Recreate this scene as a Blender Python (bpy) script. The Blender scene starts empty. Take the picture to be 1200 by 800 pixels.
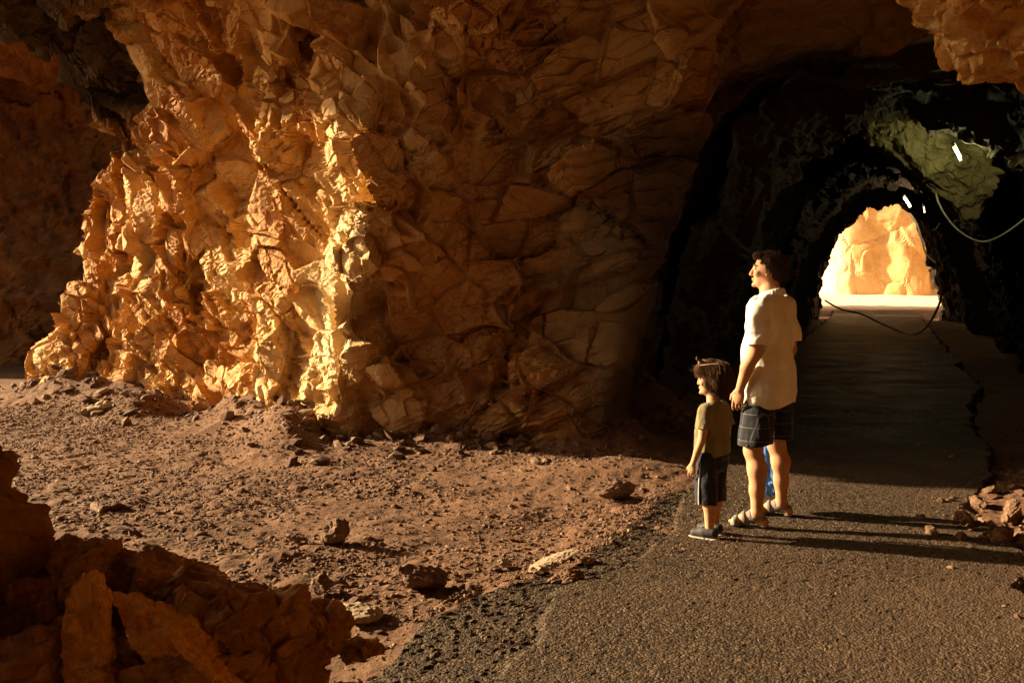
import bpy, math, random
import numpy as np
from mathutils import Vector, Matrix, Euler, Quaternion
R = math.radians
sc = bpy.context.scene
C = sc.collection
rng = np.random.default_rng(7)
random.seed(7)

# ------------------------------------------------------------------ camera
CAM_H, FPX, PITCH = 1.58, 1167.0, R(3.43)
cam = bpy.data.cameras.new('camera'); camo = bpy.data.objects.new('camera', cam); C.objects.link(camo)
cam.sensor_width = 36; cam.lens = 36 * FPX / 1200
cam.clip_start = .05; cam.clip_end = 2000
camo.location = (0, 0, CAM_H); camo.rotation_euler = (R(90) - PITCH, 0, 0)
sc.camera = camo

# ------------------------------------------------------------------ light
SUN_EL = R(21)
SUN_AZ = (0.955, -0.297)                       # horizontal direction the light travels
Ldir = Vector((SUN_AZ[0] * math.cos(SUN_EL), SUN_AZ[1] * math.cos(SUN_EL), -math.sin(SUN_EL)))
w = bpy.data.worlds.new('World'); sc.world = w; w.use_nodes = True
nt = w.node_tree; nt.nodes.clear()
sky = nt.nodes.new('ShaderNodeTexSky'); sky.sky_type = 'NISHITA'; sky.sun_disc = False
sky.sun_elevation = SUN_EL; sky.sun_rotation = math.atan2(-SUN_AZ[0], -SUN_AZ[1])
sky.dust_density = 5.0; sky.air_density = 1.2; sky.ozone_density = .3
bg = nt.nodes.new('ShaderNodeBackground'); bg.inputs[1].default_value = 0.05  # low sun, deep cave
wo = nt.nodes.new('ShaderNodeOutputWorld')
nt.links.new(sky.outputs[0], bg.inputs[0]); nt.links.new(bg.outputs[0], wo.inputs[0])
sun = bpy.data.lights.new('sun', 'SUN'); suno = bpy.data.objects.new('sun', sun); C.objects.link(suno)
sun.energy = 5.0; sun.angle = R(1.6); sun.color = (1.0, .85, .64)
suno.rotation_euler = Ldir.to_track_quat('-Z', 'Y').to_euler(); suno.location = (-12, 12, 9)
vs = sc.view_settings
sc.display_settings.display_device = 'sRGB'
vs.view_transform = 'Standard'; vs.look = 'None'; vs.gamma = 1; vs.use_curve_mapping = False
vs.exposure = 1.85
vs.use_white_balance = True; vs.white_balance_temperature = 8600; vs.white_balance_tint = 10
sc.render.engine = 'CYCLES'
cy = sc.cycles
cy.use_denoising = True
try: cy.denoiser = 'OPENIMAGEDENOISE'
except Exception: pass
cy.max_bounces = 7; cy.diffuse_bounces = 6; cy.glossy_bounces = 2; cy.transmission_bounces = 2
cy.sample_clamp_indirect = 8.0
cy.caustics_reflective = False; cy.caustics_refractive = False

# ------------------------------------------------------------------ numpy noise
N_T = 8192
TAB = rng.random((N_T, 6)).astype(np.float32)
def hsh(ix, iy, iz, seed):
    h = (ix * 73856093) ^ (iy * 19349663) ^ (iz * 83492791) ^ (seed * 2654435)
    h = (h ^ (h >> 13)) * 1274126177
    return (h ^ (h >> 16)) & (N_T - 1)
def vnoise(P, seed=0):
    Pf = np.floor(P); F = (P - Pf); I = Pf.astype(np.int64)
    F = F * F * F * (F * (F * 6 - 15) + 10)
    out = 0
    for dx in (0, 1):
        wx = F[:, 0] if dx else 1 - F[:, 0]
        for dy in (0, 1):
            wy = F[:, 1] if dy else 1 - F[:, 1]
            for dz in (0, 1):
                wz = F[:, 2] if dz else 1 - F[:, 2]
                out = out + wx * wy * wz * TAB[hsh(I[:, 0] + dx, I[:, 1] + dy, I[:, 2] + dz, seed), 0]
    return out * 2 - 1
def fbm(P, o=4, seed=0, g=.5):
    s = 0; a = 1.0; t = 0
    for k in range(o):
        s = s + a * vnoise(P * (2.03 ** k) + 17.1 * k, seed + k); t += a; a *= g
    return s / t
def _vor(P, seed):
    Pf = np.floor(P); I = Pf.astype(np.int64); P = (P - Pf).astype(np.float32)
    n = len(P)
    f1 = np.full(n, 9e9, np.float32); f2 = f1.copy(); idx = np.zeros(n, np.int64); off = np.zeros((n, 3), np.float32)
    for dx in (-1, 0, 1):
        for dy in (-1, 0, 1):
            for dz in (-1, 0, 1):
                h = hsh(I[:, 0] + dx, I[:, 1] + dy, I[:, 2] + dz, seed)
                D = P - TAB[h, :3] * np.float32(.8) - np.array([dx + .1, dy + .1, dz + .1], np.float32)
                d = np.einsum('ij,ij->i', D, D)
                m = d < f1
                f2 = np.where(m, f1, np.minimum(f2, d))
                f1[m] = d[m]; idx[m] = h[m]; off[m] = D[m]
    return np.sqrt(f1), np.sqrt(f2), idx, off
def vor(P, seed=0, ch=150000):
    o = [_vor(P[i:i + ch], seed) for i in range(0, len(P), ch)]
    return [np.concatenate(x) for x in zip(*o)]
def sstep(a, b, x):
    t = np.clip((x - a) / (b - a), 0, 1); return t * t * (3 - 2 * t)
def fracture(P, size, seed, aniso=(1, 1, 1), rot=None, tilt=.7, step=.35, crack=.15, cw=.08, warp=.25):
    """one generation of rock blocks: every cell is an offset, tilted plane; returns displacement and a random per cell"""
    Q = P + warp * size * np.stack([vnoise(P / size * 1.3 + 5, seed + 50), vnoise(P / size * 1.3 + 9, seed + 51), vnoise(P / size * 1.3 + 13, seed + 52)], 1)
    if rot is not None: Q = Q @ rot.T
    sca = size * np.array(aniso)
    f1, f2, idx, off = vor(Q / sca, seed)
    r = TAB[idx]
    g = (r[:, 1:4] - .5) * 2
    e = sstep(0, cw * 2.2, f2 - f1)
    h = step * (r[:, 0] - .5) + tilt * (g * off).sum(1)
    deep = crack * (r[:, 4] * .8 + .2)
    h = e * h - (1 - sstep(0, cw, f2 - f1)) * deep
    return h * size, r[:, 5], e
def rotm(ax, ay, az):
    return np.array(Euler((R(ax), R(ay), R(az))).to_matrix())

# ------------------------------------------------------------------ projection helpers (photo pixel -> place)
def U(px, py, Y):
    """world point at depth Y seen at photo pixel"""
    dx = (px - 600) / FPX; dz = -(py - 400) / FPX
    d = Vector((dx, math.cos(PITCH) + dz * math.sin(PITCH), -math.sin(PITCH) + dz * math.cos(PITCH)))
    return Vector((0, 0, CAM_H)) + d * (Y / d.y)
def floor_z(x, y):
    x = np.asarray(x, float); y = np.asarray(y, float)
    return .012 * np.clip(y - 12, 0, 25) + .03 * np.clip(y - 37, 0, 30)
def G(px, py):
    Y = 5.0
    for _ in range(40):
        p = U(px, py, Y); k = (CAM_H - p.z) / Y
        Y = (CAM_H - float(floor_z(p.x, Y))) / max(k, 1e-4)
    return U(px, py, Y)

# ------------------------------------------------------------------ object helpers
def link(o, parent=None):
    C.objects.link(o)
    if parent is not None: o.parent = parent
    return o
def mesh_np(name, V, F, mat=None, parent=None, smooth=False, attrs=None, quads=True):
    V = np.asarray(V, np.float32); F = np.asarray(F, np.int32)
    me = bpy.data.meshes.new(name)
    k = F.shape[1]
    me.vertices.add(len(V)); me.vertices.foreach_set('co', V.ravel())
    me.loops.add(F.size); me.loops.foreach_set('vertex_index', F.ravel())
    me.polygons.add(len(F)); me.polygons.foreach_set('loop_start', np.arange(0, F.size, k, dtype=np.int32))
    me.update(calc_edges=True)
    me.polygons.foreach_set('use_smooth', np.full(len(F), smooth))
    if attrs:
        for an, av in attrs.items():
            a = me.attributes.new(an, 'FLOAT', 'POINT'); a.data.foreach_set('value', np.asarray(av, np.float32))
    if mat: me.materials.append(mat)
    return link(bpy.data.objects.new(name, me), parent)
def tag(o, label=None, cat=None, group=None, kind=None):
    if label: o['label'] = label
    if cat: o['category'] = cat
    if group: o['group'] = group
    if kind: o['kind'] = kind
    return o
def empty(name, loc=(0, 0, 0), rz=0):
    o = bpy.data.objects.new(name, None); o.location = loc; o.rotation_euler = (0, 0, rz); o.empty_display_size = .2
    return link(o)
def grid_faces(nu, nv, keep=None):
    i = np.arange(nu - 1)[:, None] * nv + np.arange(nv - 1)[None, :]
    F = np.stack([i, i + nv, i + nv + 1, i + 1], -1).reshape(-1, 4)
    if keep is not None: F = F[keep[F].all(1)]
    return F
def compact(V, F, attrs):
    u, inv = np.unique(F.ravel(), return_inverse=True)
    return V[u], inv.reshape(F.shape), {k: a[u] for k, a in attrs.items()}

# ------------------------------------------------------------------ materials
def nodes(name):
    m = bpy.data.materials.new(name); m.use_nodes = True
    t = m.node_tree; b = t.nodes['Principled BSDF']; return m, t, b
def ramp(t, stops, fac, mode='LINEAR'):
    n = t.nodes.new('ShaderNodeValToRGB'); n.color_ramp.interpolation = mode
    e = n.color_ramp.elements
    while len(e) > 1: e.remove(e[-1])
    e[0].position = stops[0][0]; e[0].color = (*stops[0][1], 1)
    for p, c in stops[1:]:
        q = e.new(p); q.color = (*c, 1)
    t.links.new(fac, n.inputs[0]); return n.outputs[0]
def noise(t, scale, detail=5, rough=.6, vec=None, dist=0):
    n = t.nodes.new('ShaderNodeTexNoise'); n.inputs['Scale'].default_value = scale; n.inputs['Detail'].default_value = detail
    n.inputs['Roughness'].default_value = rough; n.inputs['Distortion'].default_value = dist
    if vec is None:
        g = t.nodes.new('ShaderNodeTexCoord'); vec = g.outputs['Object']
    t.links.new(vec, n.inputs['Vector']); return n.outputs['Fac']
def mth(t, op, a, b=None, c=None):
    n = t.nodes.new('ShaderNodeMath'); n.operation = op
    for k, v in enumerate((a, b, c)):
        if v is None: continue
        if isinstance(v, (int, float)): n.inputs[k].default_value = v
        else: t.links.new(v, n.inputs[k])
    return n.outputs[0]
def mixc(t, f, a, b, mode='MIX'):
    n = t.nodes.new('ShaderNodeMix'); n.data_type = 'RGBA'; n.blend_type = mode
    for s, v in ((n.inputs['Factor'], f), (n.inputs[6], a), (n.inputs[7], b)):
        if isinstance(v, (int, float)): s.default_value = v
        elif isinstance(v, tuple): s.default_value = (*v, 1)
        else: t.links.new(v, s)
    return n.outputs[2]
def bump(t, b, h, strength=.5, dist=.02):
    n = t.nodes.new('ShaderNodeBump'); n.inputs['Strength'].default_value = strength; n.inputs['Distance'].default_value = dist
    t.links.new(h, n.inputs['Height']); t.links.new(n.outputs[0], b.inputs['Normal'])
def attr(t, name):
    n = t.nodes.new('ShaderNodeAttribute'); n.attribute_name = name; return n.outputs['Fac']
def rock_material(name, cols, bscale=1.0, rough=.82, shade_tint=None, bm=1.0):
    m, t, b = nodes(name)
    pg = attr(t, 'pig')
    n1 = noise(t, 9 * bscale, 8, .65); n2 = noise(t, 55 * bscale, 5, .7); n3 = noise(t, 1.1 * bscale, 4, .55)
    f = mth(t, 'ADD', mth(t, 'MULTIPLY', pg, .55), mth(t, 'MULTIPLY_ADD', n1, .55, -.06))
    f = mth(t, 'ADD', f, mth(t, 'MULTIPLY_ADD', n3, .5, -.25))
    col = ramp(t, cols, f)
    if shade_tint: col = mixc(t, attr(t, 'shade_tint'), col, ramp(t, shade_tint, f))  # blend towards dark tones that paint shade into the rock
    st = ramp(t, [(.0, (.55, .55, .55)), (.42, (.85, .85, .85)), (.6, (1.05, 1.05, 1.05)), (1, (1.2, 1.2, 1.2))], n2)
    col = mixc(t, .8, col, st, 'MULTIPLY')
    t.links.new(col, b.inputs['Base Color'])
    b.inputs['Roughness'].default_value = rough
    b.inputs['Specular IOR Level'].default_value = .3
    h = mth(t, 'ADD', mth(t, 'MULTIPLY', n1, 1.0), mth(t, 'MULTIPLY', n2, .3))
    h = mth(t, 'ADD', h, mth(t, 'MULTIPLY', noise(t, 220 * bscale, 3, .6), .08))
    bump(t, b, h, .7 * bm, .03 / bscale * bm)
    return m
OCHRE = [(.0, (.14, .046, .014)), (.2, (.28, .105, .030)), (.38, (.42, .20, .068)), (.58, (.52, .31, .135)), (.8, (.60, .44, .25)), (1, (.68, .57, .40))]
M_rock = rock_material('cave rock', OCHRE, shade_tint=[(.0, (.026, .015, .009)), (.35, (.04, .024, .013)), (.65, (.058, .036, .02)), (1, (.08, .052, .03))])
M_rust = rock_material('rust rock', [(.0, (.05, .019, .007)), (.25, (.12, .042, .013)), (.5, (.21, .085, .026)), (.75, (.30, .14, .048)), (1, (.38, .21, .085))], .8)
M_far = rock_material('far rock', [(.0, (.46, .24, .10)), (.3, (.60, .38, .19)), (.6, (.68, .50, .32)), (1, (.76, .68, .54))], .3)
M_tun = rock_material('tunnel rock', [(.0, (.026, .015, .009)), (.35, (.04, .024, .013)), (.65, (.058, .036, .02)), (1, (.08, .052, .03))], .7, bm=.45)  # dark tones continue the shade painted at the tunnel mouth
M_green = rock_material('mossy rock', [(.0, (.05, .038, .018)), (.3, (.12, .09, .042)), (.55, (.22, .17, .08)), (1, (.36, .30, .17))], 1.6)
M_fore = rock_material('foreground rock', [(.0, (.07, .022, .006)), (.25, (.18, .065, .016)), (.5, (.34, .14, .034)), (.75, (.5, .25, .075)), (1, (.6, .4, .17))], 2.2, bm=1.6)
M_slab = rock_material('orange slab', [(.0, (.22, .07, .015)), (.3, (.42, .17, .035)), (.6, (.58, .28, .07)), (1, (.68, .42, .15))], 2.2)
M_pale = rock_material('pale limestone', [(.0, (.16, .11, .07)), (.5, (.27, .20, .135)), (1, (.40, .32, .23))], 4)
M_stone = rock_material('loose stone', [(.0, (.05, .022, .013)), (.45, (.11, .055, .032)), (.8, (.20, .12, .074)), (1, (.44, .33, .23))], 4)

def ground_material():
    m, t, b = nodes('stony dirt')
    n1 = noise(t, 1.3, 5, .6); n2 = noise(t, 45, 6, .7); n3 = noise(t, 9, 6, .65)
    f = mth(t, 'ADD', mth(t, 'MULTIPLY', n1, .5), mth(t, 'MULTIPLY', n3, .5))
    col = ramp(t, [(.25, (.07, .032, .018)), (.45, (.125, .062, .036)), (.6, (.19, .10, .060)), (.8, (.29, .175, .11))], f)
    st = ramp(t, [(.3, (.6, .6, .6)), (.55, (1, 1, 1)), (.75, (1.35, 1.3, 1.25))], n2)
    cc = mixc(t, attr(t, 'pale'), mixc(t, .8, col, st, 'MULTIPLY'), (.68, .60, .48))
    t.links.new(cc, b.inputs['Base Color'])
    b.inputs['Roughness'].default_value = .9; b.inputs['Specular IOR Level'].default_value = .25
    bump(t, b, mth(t, 'ADD', n2, mth(t, 'MULTIPLY', noise(t, 160, 3, .6), .4)), .8, .02)
    return m
M_ground = ground_material()
def asphalt_material():
    m, t, b = nodes('worn asphalt')
    g = t.nodes.new('ShaderNodeTexCoord').outputs['Object']
    v = t.nodes.new('ShaderNodeTexVoronoi'); v.inputs['Scale'].default_value = 75; t.links.new(g, v.inputs['Vector'])
    v2 = t.nodes.new('ShaderNodeTexVoronoi'); v2.inputs['Scale'].default_value = 190; t.links.new(g, v2.inputs['Vector'])
    n1 = noise(t, .9, 6, .6); n3 = noise(t, 6, 6, .7)
    dirt = attr(t, 'pig')
    base = ramp(t, [(.0, (.013, .008, .005)), (.5, (.036, .023, .014)), (1, (.14, .092, .056))], v.outputs['Color'])
    dcol = ramp(t, [(.3, (.05, .030, .020)), (.6, (.092, .056, .037))], n3)
    f = mth(t, 'ADD', mth(t, 'MULTIPLY', dirt, .7), mth(t, 'MULTIPLY_ADD', n1, 1.2, -.45))
    fr = ramp(t, [(.2, (0, 0, 0)), (.8, (.85, .85, .85))], f)
    dm = attr(t, 'tunnel_dark'); rc = mixc(t, mth(t, 'MULTIPLY', dm, .8), mixc(t, fr, base, dcol), (.014, .0075, .004))
    t.links.new(rc, b.inputs['Base Color'])
    t.links.new(mth(t, 'SUBTRACT', mth(t, 'MULTIPLY_ADD', noise(t, 1.7, 4, .6), .4, .5), mth(t, 'MULTIPLY', attr(t, 'tunnel_dark'), .08)), b.inputs['Roughness']); b.inputs['Specular IOR Level'].default_value = .18
    h = mth(t, 'ADD', mth(t, 'MULTIPLY', v.outputs['Distance'], -1.0), mth(t, 'MULTIPLY', v2.outputs['Distance'], -.4))
    bump(t, b, h, .9, .011)
    return m
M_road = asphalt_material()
def plain(name, col, rough=.7, spec=.3, **k):
    m, t, b = nodes(name)
    n = noise(t, k.get('scale', 30), 4, .6)
    c = mixc(t, 1.0, col, ramp(t, [(.3, (.75, .75, .75)), (.7, (1.15, 1.15, 1.15))], n), 'MULTIPLY')
    t.links.new(c, b.inputs['Base Color'])
    b.inputs['Roughness'].default_value = rough; b.inputs['Specular IOR Level'].default_value = spec
    if k.get('bump'): bump(t, b, n, k['bump'], .004)
    return m

# ------------------------------------------------------------------ cave shell
# stations along the shell: left foot (x, y), right foot (x, y), height, tightness of the arch
ST = [  # Lx,   Ly,   Rx,    Ry,   H,   p,  lean x, lean y (at 3 m)
    (-4.2, 20.0, -12.0, 21.0, 5.6, .75, .8, 0),
    (-5.4, 16.8, -13.0, 9.0, 5.7, .75, 1.0, 0),
    (-6.8, 14.6, -9.5, 0.0, 5.9, .75, 1.2, -.1),
    (-6.2, 13.6, -5.5, -2.0, 6.2, .75, .9, -.2),
    (-4.2, 12.0, -3.0, -3.0, 6.2, .75, .4, -.1),
    (-3.0, 11.5, -2.0, -3.0, 6.2, .78, .6, -.1),
    (-2.0, 9.75, 0.5, -3.0, 5.9, .78, 1.0, -.5),
    (-0.8, 9.75, 3.6, -2.5, 5.4, .8, .5, -.35),
    (0.3, 9.5, 4.8, 0.8, 4.9, .8, .2, -.2),
    (0.95, 9.5, 5.2, 3.6, 4.6, .85, 0, -.1),
    (1.3, 10.5, 6.1, 6.6, 4.3, .9, 0, 0),
    (1.75, 12.2, 7.3, 9.4, 4.6, .9, 0, 0),
    (2.9, 14.2, 7.7, 12.6, 4.05, .95, 0, 0),
    (2.9, 16.4, 8.9, 15.0, 4.8, .95, 0, 0),
    (4.5, 18.9, 9.1, 17.5, 4.1, .95, 0, 0),
    (5.0, 21.4, 10.5, 19.9, 4.9, .95, 0, 0),
    (6.7, 24.2, 11.1, 22.8, 4.2, .95, 0, 0),
    (7.3, 27.0, 12.7, 25.6, 4.8, .95, 0, 0),
    (8.9, 30.3, 13.4, 29.0, 4.15, .95, 0, 0),
    (9.8, 33.5, 14.9, 32.2, 4.7, .95, 0, 0),
    (11.5, 37.2, 15.55, 36.2, 4.55, .95, 0, 0)]
ST = np.array(ST)
# arc-length-like parameter on the left foot
def catmull(P, u):
    n = len(P); u = np.clip(u, 0, n - 1 - 1e-6); i = np.floor(u).astype(int); f = (u - i)[:, None]
    p0 = P[np.clip(i - 1, 0, n - 1)]; p1 = P[i]; p2 = P[np.clip(i + 1, 0, n - 1)]; p3 = P[np.clip(i + 2, 0, n - 1)]
    return .5 * (2 * p1 + (p2 - p0) * f + (2 * p0 - 5 * p1 + 4 * p2 - p3) * f ** 2 + (3 * p1 - p0 - 3 * p2 + p3) * f ** 3)

RA = rotm(0, 28, 35); RB = rotm(8, 14, -20); RC = rotm(15, -52, 25)
# tunnel tube (rings of narrower and wider bore)
us = []
for k in range(11, len(ST) - 1):
    L = math.hypot(*(ST[k + 1, :2] - ST[k, :2])); us.append(k + np.arange(0, 1, .06 / L))
us = np.concatenate(us + [[len(ST) - 1.0001]])
th = np.linspace(0, 1, 260) * math.pi
S = catmull(ST, us); Lp, Rp, Hh, pp = S[:, 0:2], S[:, 2:4], S[:, 4], S[:, 5]
nu, nv = len(us), len(th); c, s_ = np.cos(th), np.sin(th)
frac = (1 - np.sign(c)[None] * np.abs(c)[None] ** (pp[:, None])) / 2
X = Lp[:, None, 0] * (1 - frac) + Rp[:, None, 0] * frac
Y = Lp[:, None, 1] * (1 - frac) + Rp[:, None, 1] * frac
Z = np.abs(s_)[None] ** .95 * Hh[:, None] - .35 + floor_z(X, Y)
V = np.stack([X, Y, Z], -1)
Nn = np.cross(np.gradient(V, axis=1), np.gradient(V, axis=0)); Nn /= np.linalg.norm(Nn, axis=-1, keepdims=True) + 1e-9
P = V.reshape(-1, 3).copy(); Nn = Nn.reshape(-1, 3)
hA, c1, _ = fracture(P, 1.1, 201, (1, 1, 1), RA, .4, .3, .08, .06, .2)
P = P + Nn * (.18 * fbm(P * .5, 3, 12) + .6 * hA)[:, None]
hB, c2, _ = fracture(P, .4, 202, (1, 1, 1), RB, .5, .3, .08, .06, .2)
hC, c3, _ = fracture(P, .18, 203, (1, 1, 1), RB, .5, .3, .08, .08, .2)
P = P + Nn * (.7 * hB + .5 * hC)[:, None]
tag(mesh_np('tunnel_wall', P, grid_faces(nu, nv), M_tun, attrs={'pig': (c1 + c2 + c3) / 3}), kind='structure')

# chamber and tunnel mouth: rock as a solid field, walls and vault extracted from it
PILLAR = [(-5.6, 17), (-7.2, 15.2), (-6.7, 14.0), (-5.2, 13.0), (-4.1, 12.1), (-3.05, 11.6), (-2.75, 10.7), (-1.95, 9.7), (-1.1, 9.65), (.1, 9.35), (.85, 9.0), (1.15, 9.7), (1.4, 11), (1.75, 12.6), (2.6, 14), (3.0, 17), (3, 22), (-4, 22)]
EAST = [(7.4, 9.8), (6.1, 6.8), (5.2, 4), (5, 1), (12, 1), (14, 18), (8.6, 18), (7.9, 13.5)]
def smin(a, b, k):
    h_ = np.clip(.5 + .5 * (b - a) / k, 0, 1)
    return b * (1 - h_) + a * h_ - k * h_ * (1 - h_)
def poly_sd(x, y, poly):
    """signed distance to a footprint, negative inside"""
    d = np.full(x.shape, 1e9, np.float32); ins = np.zeros(x.shape, bool)
    n = len(poly)
    for i in range(n):
        a, b_ = poly[i], poly[(i + 1) % n]; ex, ey = b_[0] - a[0], b_[1] - a[1]
        t = np.clip(((x - a[0]) * ex + (y - a[1]) * ey) / (ex * ex + ey * ey), 0, 1)
        d = np.minimum(d, (x - a[0] - t * ex) ** 2 + (y - a[1] - t * ey) ** 2)
        c_ = ((a[1] > y) != (b_[1] > y)) & (x < (b_[0] - a[0]) * (y - a[1]) / ((b_[1] - a[1]) or 1e-9) + a[0])
        ins ^= c_
    d = np.sqrt(d); return np.where(ins, -d, d)
LEANS = [((-1.5, 9.6), 1.7, (1.45, -.45)), ((-6.4, 14.2), 2.0, (2.0, -.1)), ((-4.0, 12.2), 1.4, (.35, -.2)), ((.4, 9.5), 1.2, (.15, -.3))]
BUMPS = []
def bump_at(px, py, Yd, r, a, rz=None): BUMPS.append((np.array(U(px, py, Yd)), r, rz or r, a))
BUMPS_SRC = [(425, 140, 9.0, .7, .45, .9), (455, 250, 9.2, .55, .42, .8), (240, 300, 11.6, .8, -.35, 1.3), (150, 330, 12.8, .6, .25, 1.3),
             (583, 185, 9.1, .20, -.5, .55), (622, 265, 9.1, .15, -.35, .4), (665, 215, 8.9, .55, .2, .4), (470, 460, 9.6, .35, .25, .5)]
for b_ in BUMPS_SRC: bump_at(*b_)
def base_field(x, y, z):
    f = np.clip((z - .1) / 3, 0, 1.7) ** 1.1
    lx = 0; ly = 0; ws = 1e-3
    for (cx, cy_), r, (ax, ay) in LEANS:
        w_ = np.exp(-((x - cx - ax * f * .7) ** 2 + (y - cy_ - ay * f * .7) ** 2) / r ** 2); lx = lx + w_ * ax; ly = ly + w_ * ay; ws = ws + w_
    ws = np.maximum(ws, 1); lx = lx / ws; ly = ly / ws
    flare = .12 * np.clip(z - 1.2, 0, 9) ** 1.5 * sstep(-5.6, -3.6, x)
    dp = poly_sd(x - lx * f, y - ly * f, PILLAR) - flare
    de = poly_sd(x, y, EAST) - .22 * np.clip(z - 1.0, 0, 9) ** 1.6 * .6
    hc = 5.15 - 1.2 * sstep(7.4, 9.8, y + .45 * (x - 3.5)) * sstep(-1.0, 1.8, x) + .14 * np.clip(-5 - x, 0, 4)
    return smin(smin(dp, de, .5), hc - z, 1.5)
def part_eval(Q, m, *args):
    h = np.zeros(len(Q)); c = np.full(len(Q), .5)
    if m.any(): h[m], c[m], _ = fracture(Q[m], *args)
    return h, c
def pt_view(Q, mx=.16):
    cz = Q[:, 2] - CAM_H
    d_ = Q[:, 1] * math.cos(PITCH) - cz * math.sin(PITCH); u_ = Q[:, 1] * math.sin(PITCH) + cz * math.cos(PITCH)
    return (d_ > .3) & (np.abs(Q[:, 0]) < (600 / FPX * (1 + mx)) * d_) & (np.abs(u_) < (400 / FPX * (1 + mx)) * d_)
def masses(Q):
    """relief of the rock mass: beds, blocks; >0 stands out of the wall"""
    right = sstep(-1.4, -.2, Q[:, 0] - .25 * Q[:, 2] + 0 * Q[:, 1])
    v = pt_view(Q); mA = v & (right < 1); mB = v & (right > 0)
    h = .34 * fbm(Q * .45 + 3.3, 3, 11)
    hA, cA = part_eval(Q, mA, 1.15, 101, (1.0, 1.0, 1.15), RC, .30, .20, .08, .03, .10)
    hB, cB = part_eval(Q, mB, 1.10, 103, (1.7, 1.2, .8), RB, .32, .36, .14, .035, .10)
    h = h + (hA * (1 - right) + hB * right) * (1 - .5 * sstep(.1, .9, Q[:, 0]))
    for cpt, r, rz, a in BUMPS:
        d2 = ((Q[:, 0] - cpt[0]) ** 2 + (Q[:, 1] - cpt[1]) ** 2) / r ** 2 + (Q[:, 2] - cpt[2]) ** 2 / rz ** 2
        h = h + a * np.exp(-d2)
    return h, cA * (1 - right) + cB * right, right
def surface_nets(f, mass, lo, hi, hstep, band=.7):
    m_ = [int(round((hi[k] - lo[k]) / hstep / 2)) + 1 for k in range(3)]
    x, y, z = np.meshgrid(*[(lo[k] + 2 * hstep * np.arange(m_[k])).astype(np.float32) for k in range(3)], indexing='ij')
    g = f(x, y, z).astype(np.float32)
    for k in range(3):                       # the base is smooth: refine it by interpolation
        g = np.moveaxis(g, k, 0); q = np.empty((2 * len(g) - 1,) + g.shape[1:], np.float32)
        q[::2] = g; q[1::2] = (g[1:] + g[:-1]) / 2; g = np.moveaxis(q, 0, k)
    g = np.ascontiguousarray(g); n = g.shape
    m = np.abs(g) < band; I = np.argwhere(m)
    for i0 in range(0, len(I), 400000):
        J = I[i0:i0 + 400000]; Q = np.array(lo) + hstep * J
        g[J[:, 0], J[:, 1], J[:, 2]] -= mass(Q)[0].astype(np.float32)
    return nets(g, lo, hstep)
def nets(g, lo, hstep):
    n = g.shape
    sg = g > 0
    cnt = np.zeros([k - 1 for k in n], np.uint8)
    for dx in (0, 1):
        for dy in (0, 1):
            for dz in (0, 1): cnt += sg[dx:n[0] - 1 + dx, dy:n[1] - 1 + dy, dz:n[2] - 1 + dz]
    A = np.argwhere((cnt > 0) & (cnt < 8))
    vid = np.full(cnt.shape, -1, np.int32); vid[A[:, 0], A[:, 1], A[:, 2]] = np.arange(len(A))
    acc = np.zeros((len(A), 3)); k_ = np.zeros(len(A))
    cor = [(a, b, c) for a in (0, 1) for b in (0, 1) for c in (0, 1)]
    val = {c_: g[A[:, 0] + c_[0], A[:, 1] + c_[1], A[:, 2] + c_[2]].astype(float) for c_ in cor}
    for c0 in cor:
        for d_ in range(3):
            if c0[d_]: continue
            c1 = tuple(c0[q] + (q == d_) for q in range(3)); v0, v1 = val[c0], val[c1]
            mm = (v0 > 0) != (v1 > 0); t = np.where(mm, v0 / np.where(mm, v0 - v1, 1), 0)
            p_ = np.array(c0, float)[None].repeat(len(A), 0); p_[:, d_] += t
            acc += p_ * mm[:, None]; k_ += mm
    V = np.array(lo) + hstep * (A + acc / k_[:, None])
    Fs = []
    for d_ in range(3):
        a_, b_ = [(1, 2), (2, 0), (0, 1)][d_]
        sl0 = [slice(None)] * 3; sl1 = [slice(None)] * 3; sl0[d_] = slice(0, -1); sl1[d_] = slice(1, None)
        E = np.argwhere(sg[tuple(sl0)] != sg[tuple(sl1)])
        ok = (E[:, a_] > 0) & (E[:, b_] > 0) & (E[:, a_] < n[a_] - 1) & (E[:, b_] < n[b_] - 1); E = E[ok]
        pos = sg[tuple(sl0)][E[:, 0], E[:, 1], E[:, 2]]
        q = []
        for (oa, ob) in ((-1, -1), (0, -1), (0, 0), (-1, 0)):
            K = E.copy(); K[:, a_] += oa; K[:, b_] += ob; q.append(vid[K[:, 0], K[:, 1], K[:, 2]])
        q = np.stack(q, 1); q[pos] = q[pos][:, ::-1]; Fs.append(q)
    F = np.concatenate(Fs); F = F[(F >= 0).all(1)]
    return V, F[:, ::-1]
def vnormals(V, F):
    fn = np.cross(V[F[:, 2]] - V[F[:, 0]], V[F[:, 3]] - V[F[:, 1]])
    N = np.zeros_like(V)
    for k in range(4):
        for q in range(3): N[:, q] += np.bincount(F[:, k], fn[:, q], len(V))
    return N / (np.linalg.norm(N, axis=1, keepdims=True) + 1e-12)
def vsmooth(A, F, n, w_=.5):
    E = np.concatenate([F[:, [0, 1]], F[:, [1, 2]], F[:, [2, 3]], F[:, [3, 0]]])
    E = np.concatenate([E, E[:, ::-1]]); cn = np.bincount(E[:, 0], minlength=len(A)) + 1e-9
    for _ in range(n):
        S_ = np.stack([np.bincount(E[:, 0], A[E[:, 1], q], len(A)) for q in range(A.shape[1])], 1) / cn[:, None]
        A = A * (1 - w_) + S_ * w_
    return A
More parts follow.
